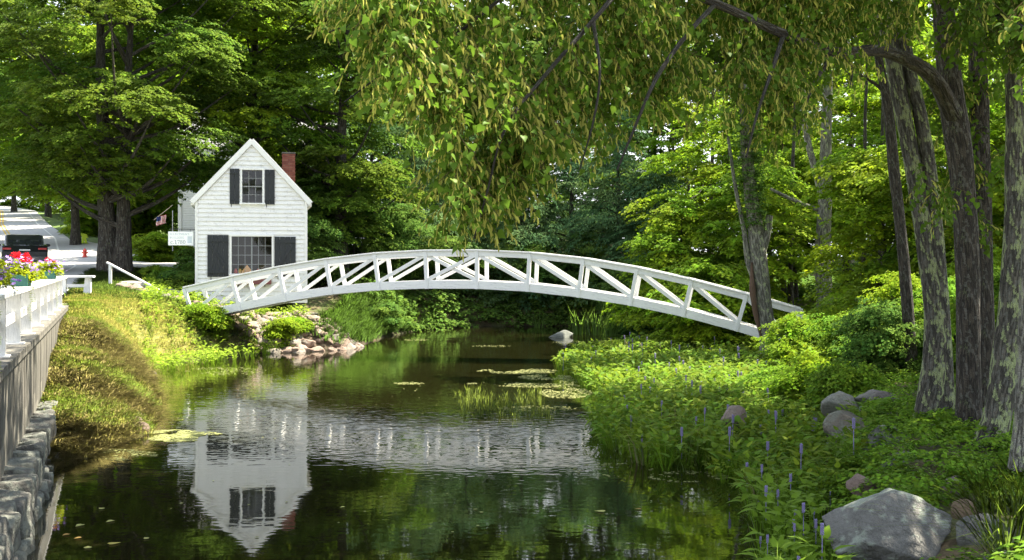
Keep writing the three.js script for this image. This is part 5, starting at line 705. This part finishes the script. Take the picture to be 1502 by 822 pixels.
// ------------------------------------------------------------------ cars
function car(label, pos, turn, paint) {
  const c = thing('parked_car', label, 'car', pos, turn, undefined), body = phy({ color: paint, roughness: 0.3, clearcoat: 1, clearcoatRoughness: 0.05, metalness: 0.2 });
  const prof = [[-2.2, 0.3], [2.2, 0.3], [2.28, 0.55], [2.2, 0.85], [1.75, 0.98], [0.95, 1.02], [-1.35, 1.04], [-2.1, 0.98], [-2.28, 0.75]], cab = [[-1.75, 1.0], [-0.95, 1.42], [0.1, 1.46], [1.05, 1.0]];
  const ex = (pts, w, bv) => { const g = new THREE.ExtrudeGeometry(new THREE.Shape(pts.map(p => new THREE.Vector2(...p))), { depth: w - 2 * bv, bevelEnabled: true, bevelSize: bv * 0.5, bevelThickness: bv, bevelSegments: 3 }); g.translate(0, 0, -w / 2 + bv); g.rotateY(-Math.PI / 2); return g; };   // long axis becomes z, +z = rear
  part(c, 'body', ex(prof.map(([x, y]) => [-x, y]), 1.78, 0.09), body);
  const cg = ex(cab.map(([x, y]) => [-x, y]), 1.52, 0.14); part(c, 'cabin', cg, body);
  const glass = phy({ color: rgb(0.02, 0.022, 0.025), roughness: 0.04, clearcoat: 1 });
  const pane = (pts, name) => { const g = new THREE.BufferGeometry(); g.setAttribute('position', new THREE.Float32BufferAttribute([...pts[0], ...pts[1], ...pts[2], ...pts[0], ...pts[2], ...pts[3]], 3)); g.computeVertexNormals(); part(c, name, g, std({ ...{}, color: rgb(0.02, 0.022, 0.025), roughness: 0.05, side: THREE.DoubleSide })); };
  pane([[-0.66, 1.05, 1.76], [0.66, 1.05, 1.76], [0.6, 1.41, 1.08], [-0.6, 1.41, 1.08]], 'rear_window'); pane([[-0.66, 1.06, -1.02], [0.66, 1.06, -1.02], [0.58, 1.43, -0.22], [-0.58, 1.43, -0.22]], 'windscreen');
  for (const s of [-1, 1]) { pane([[s * 0.79, 1.05, 1.3], [s * 0.79, 1.05, -0.75], [s * 0.755, 1.36, -0.15], [s * 0.755, 1.36, 0.95]], 'side_window'); box(c, 'tail_light', s * 0.68, 0.85, 2.2, 0.34, 0.16, 0.12, std({ color: rgb(0.35, 0.01, 0.012), roughness: 0.2 }), 0.02); const mr = new THREE.SphereGeometry(0.1, 10, 8); mr.scale(1.1, 0.7, 0.6); mr.translate(s * 1.0, 1.08, -0.6); part(c, 'side_mirror', mr, body); for (const z of [-1.4, 1.38]) { const w = part(c, 'wheel', new THREE.TorusGeometry(0.24, 0.085, 8, 20).rotateY(Math.PI / 2).translate(s * 0.8, 0.32, z), M.iron); part(w, 'rim', new THREE.CylinderGeometry(0.2, 0.2, 0.1, 14).rotateZ(Math.PI / 2).translate(s * 0.81, 0.32, z), std({ color: rgb(0.5, 0.5, 0.52), metalness: 0.8, roughness: 0.35 })); } }
  box(c, 'rear_bumper', 0, 0.48, 2.24, 1.66, 0.22, 0.14, body, 0.04); box(c, 'number_plate', 0, 0.8, 2.285, 0.42, 0.13, 0.02, M.whiteOld);
  return c;
}
{
  const x1 = pxX(34, 50), r1 = roadLevel(x1, 50); car('black sedan seen from behind on the road beyond the flower boxes', W(x1, r1, 50), 0.42, rgb(0.012, 0.013, 0.015));
}
// ------------------------------------------------------------------ roadside figures
{
  const neon = std({ color: rgb(0.62, 0.78, 0.03), roughness: 0.5 }), red = std({ color: rgb(0.6, 0.05, 0.03), roughness: 0.5 });
  const px = 123, d = 75, x = pxX(px, d), y = ground(x, d) + 0.04, f = thing('safety_figure', 'neon yellow-green caution figure standing on the side street', 'figure sign', W(x, y, d), 0); f.scale.setScalar(0.95);
  const s = new THREE.Shape(); s.moveTo(-0.16, 0.06); s.lineTo(-0.12, 0.5); s.lineTo(-0.28, 0.62); s.lineTo(-0.24, 0.7); s.lineTo(-0.05, 0.62); s.absarc(0, 0.75, 0.11, -2.2, 5.2, false); s.lineTo(0.16, 0.6); s.lineTo(0.26, 0.4); s.lineTo(0.2, 0.36); s.lineTo(0.1, 0.48); s.lineTo(0.18, 0.06); s.lineTo(0.05, 0.06); s.lineTo(0.0, 0.3); s.lineTo(-0.05, 0.06);
  part(f, 'body', new THREE.ExtrudeGeometry(s, { depth: 0.06, bevelEnabled: true, bevelSize: 0.01, bevelThickness: 0.01, bevelSegments: 1 }).translate(0, 0, -0.03), neon); part(f, 'foot_plate', new THREE.CylinderGeometry(0.24, 0.27, 0.06, 16).translate(0, 0.03, 0), neon);
  const d2 = 63, xh = pxX(124, d2), h = thing('fire_hydrant', 'small red fire hydrant at the corner of the side street', 'hydrant', W(xh, ground(xh, d2) + 0.03, d2), 0);
  part(h, 'barrel', new THREE.LatheGeometry([[0, 0], [0.15, 0], [0.15, 0.05], [0.1, 0.06], [0.095, 0.32], [0.12, 0.33], [0.12, 0.36], [0.085, 0.42], [0.03, 0.46], [0.03, 0.5], [0, 0.5]].map(p => new THREE.Vector2(...p)), 16), red); for (const k of [-1, 1]) part(h, 'nozzle', new THREE.CylinderGeometry(0.045, 0.05, 0.1, 10).rotateZ(Math.PI / 2).translate(k * 0.13, 0.25, 0), red);
}
// ------------------------------------------------------------------ flower boxes on the railing
{
  const R = rng(91), green = std({ color: rgb(0.012, 0.1, 0.08), roughness: 0.5 }), topY = WALL_TOP + 0.88 + 0.037;
  const petal = (() => { const gs = []; for (let k = 0; k < 5; k++) { const a = k * 1.2566; gs.push(leafQuads(1, () => ({ p: V(0, 0, 0), dir: V(Math.cos(a), 0.35, Math.sin(a)).normalize(), up: V(0, 1, 0), l: 1, w: 0.95, c: [1, 1, 1], fold: 0.05 }), 1)); } return mergeGeometries(gs); })();
  const ball = (() => leafQuads(26, (R) => { const v = V(gauss(R), gauss(R) + 0.3, gauss(R)).normalize(); return { p: v.clone().multiplyScalar(0.7), dir: V(gauss(R), gauss(R), gauss(R)).normalize(), up: v, l: 0.6, w: 0.55, c: tone(R, 0.8, 1.2) }; }, 92))();
  const leafg = sprayGeo(93, 26, 0.1, 0.045, 0.03, 0.8);
  const fill = (d, len, seed, trail) => {
    const p = wallAt(d, -0.2, topY), b = thing('flower_box', d < 16 ? 'green flower box on the railing cap close to the picture edge' : d < 24 ? 'green painted flower box on the railing cap in front of the black sedan' : 'small far green flower box near the end of the railing', 'planter', p, wallTurn, 'flower boxes on the railing');
    box(b, 'end_board', 0, 0.1, len / 2, 0.24, 0.2, 0.02, green, 0.004); box(b, 'end_board', 0, 0.1, -len / 2, 0.24, 0.2, 0.02, green, 0.004); for (const s of [-1, 1]) box(b, 'side_board', s * 0.12, 0.105, 0, 0.02, 0.21, len + 0.02, green, 0.004); box(b, 'soil', 0, 0.16, 0, 0.2, 0.03, len - 0.03, std({ color: rgb(0.05, 0.035, 0.025), roughness: 1 }));
    const pl = thing('bedding_plants', d < 16 ? 'trailing petunias spilling over the railing at the picture edge' : d < 24 ? 'lilac petunias and red geraniums blooming above the green flower box' : 'lilac petunias in the far flower box', 'flowers', p, wallTurn, 'flowers on the railing'), lv = [], lil = [], rd = [], vine = [];
    const q = () => V(gauss(R) * 0.4, 0.18 + 0.3 * R() * Math.sqrt(R()), gauss(R) * (len / 2 + 0.2));
    for (let i = 0; i < 170; i++) { const v = q(); v.y -= 0.5 * v.x * v.x; const c = 0.8 + 0.5 * R(); lv.push({ m: mat4(v, gauss(R) * 0.5, R() * 6.28, gauss(R) * 0.5, 0.8 + 0.5 * R()), c: [c * 1.3, c, c * 0.6] }); }
    for (let i = 0; i < 150; i++) { const v = q(); v.x *= 1.15; v.y += 0.07 - 1.0 * v.x * v.x; const c = 0.8 + 0.3 * R(), w = R(); lil.push({ m: mat4(v, 0.5 + gauss(R) * 0.8, R() * 6.28, gauss(R) * 0.8, 0.034 + 0.014 * R()), c: w < 0.2 ? [0.75 * c, 0.7 * c, 0.8 * c] : [0.42 * c, 0.27 * c, 0.72 * c] }); }
    for (let i = 0; i < (d < 24 && d > 16 ? 16 : 5); i++) { const v = V(gauss(R) * 0.2, 0.4 + 0.14 * R(), gauss(R) * len * 0.5); rd.push({ m: mat4(v, 0, R() * 6, 0, 0.05 + 0.015 * R()), c: [0.62, 0.02, 0.03] }); lv.push({ m: mat4(V(v.x, v.y - 0.1, v.z), 1.3, 0, 0, 0.4), c: [1, 1, 1] }); }
    for (let k = 0; k < trail; k++) { const x = 0.14 + 0.06 * R(), z = (R() - 0.5) * len, L = 0.4 + 0.7 * R(); for (let y = 0; y < L; y += 0.035) vine.push({ m: mat4(V(x + 0.015 * Math.sin(y * 20), 0.16 - y, z + 0.02 * Math.sin(y * 13 + k)), gauss(R) * 0.5, R() * 6.28, 0.6, 0.22), c: [1.2, 1.05, 0.7] }); }
    inst(pl, 'foliage', leafg, M.leafLight, lv); inst(pl, 'petunia_blooms', petal, M.petal, lil); inst(pl, 'geranium_blooms', ball, M.petal, rd); if (vine.length) inst(pl, 'trailing_vines', leafg, M.leafLight, vine);
  };
  fill(13.7, 0.9, 1, 4); fill(19.8, 1.0, 2, 3); fill(29, 0.9, 3, 1);
  // plants in the window box of the little house
  const l = []; for (let i = 0; i < 60; i++) l.push({ m: mat4(V(mix(-0.7, 0.7, R()), 0.16 + 0.12 * R(), gauss(R) * 0.08), gauss(R) * 0.5, R() * 6.28, gauss(R) * 0.4, 0.9), c: [0.8, 1, 0.8] }); const t = thing('window_box_plants', 'soft green plants growing in the window box of the little house', 'plants', M.houseL(0, 1.14, 0.16), M.houseTurn); inst(t, 'foliage', leafg, M.leafHerb, l);
}
renderer.render(scene, camera);
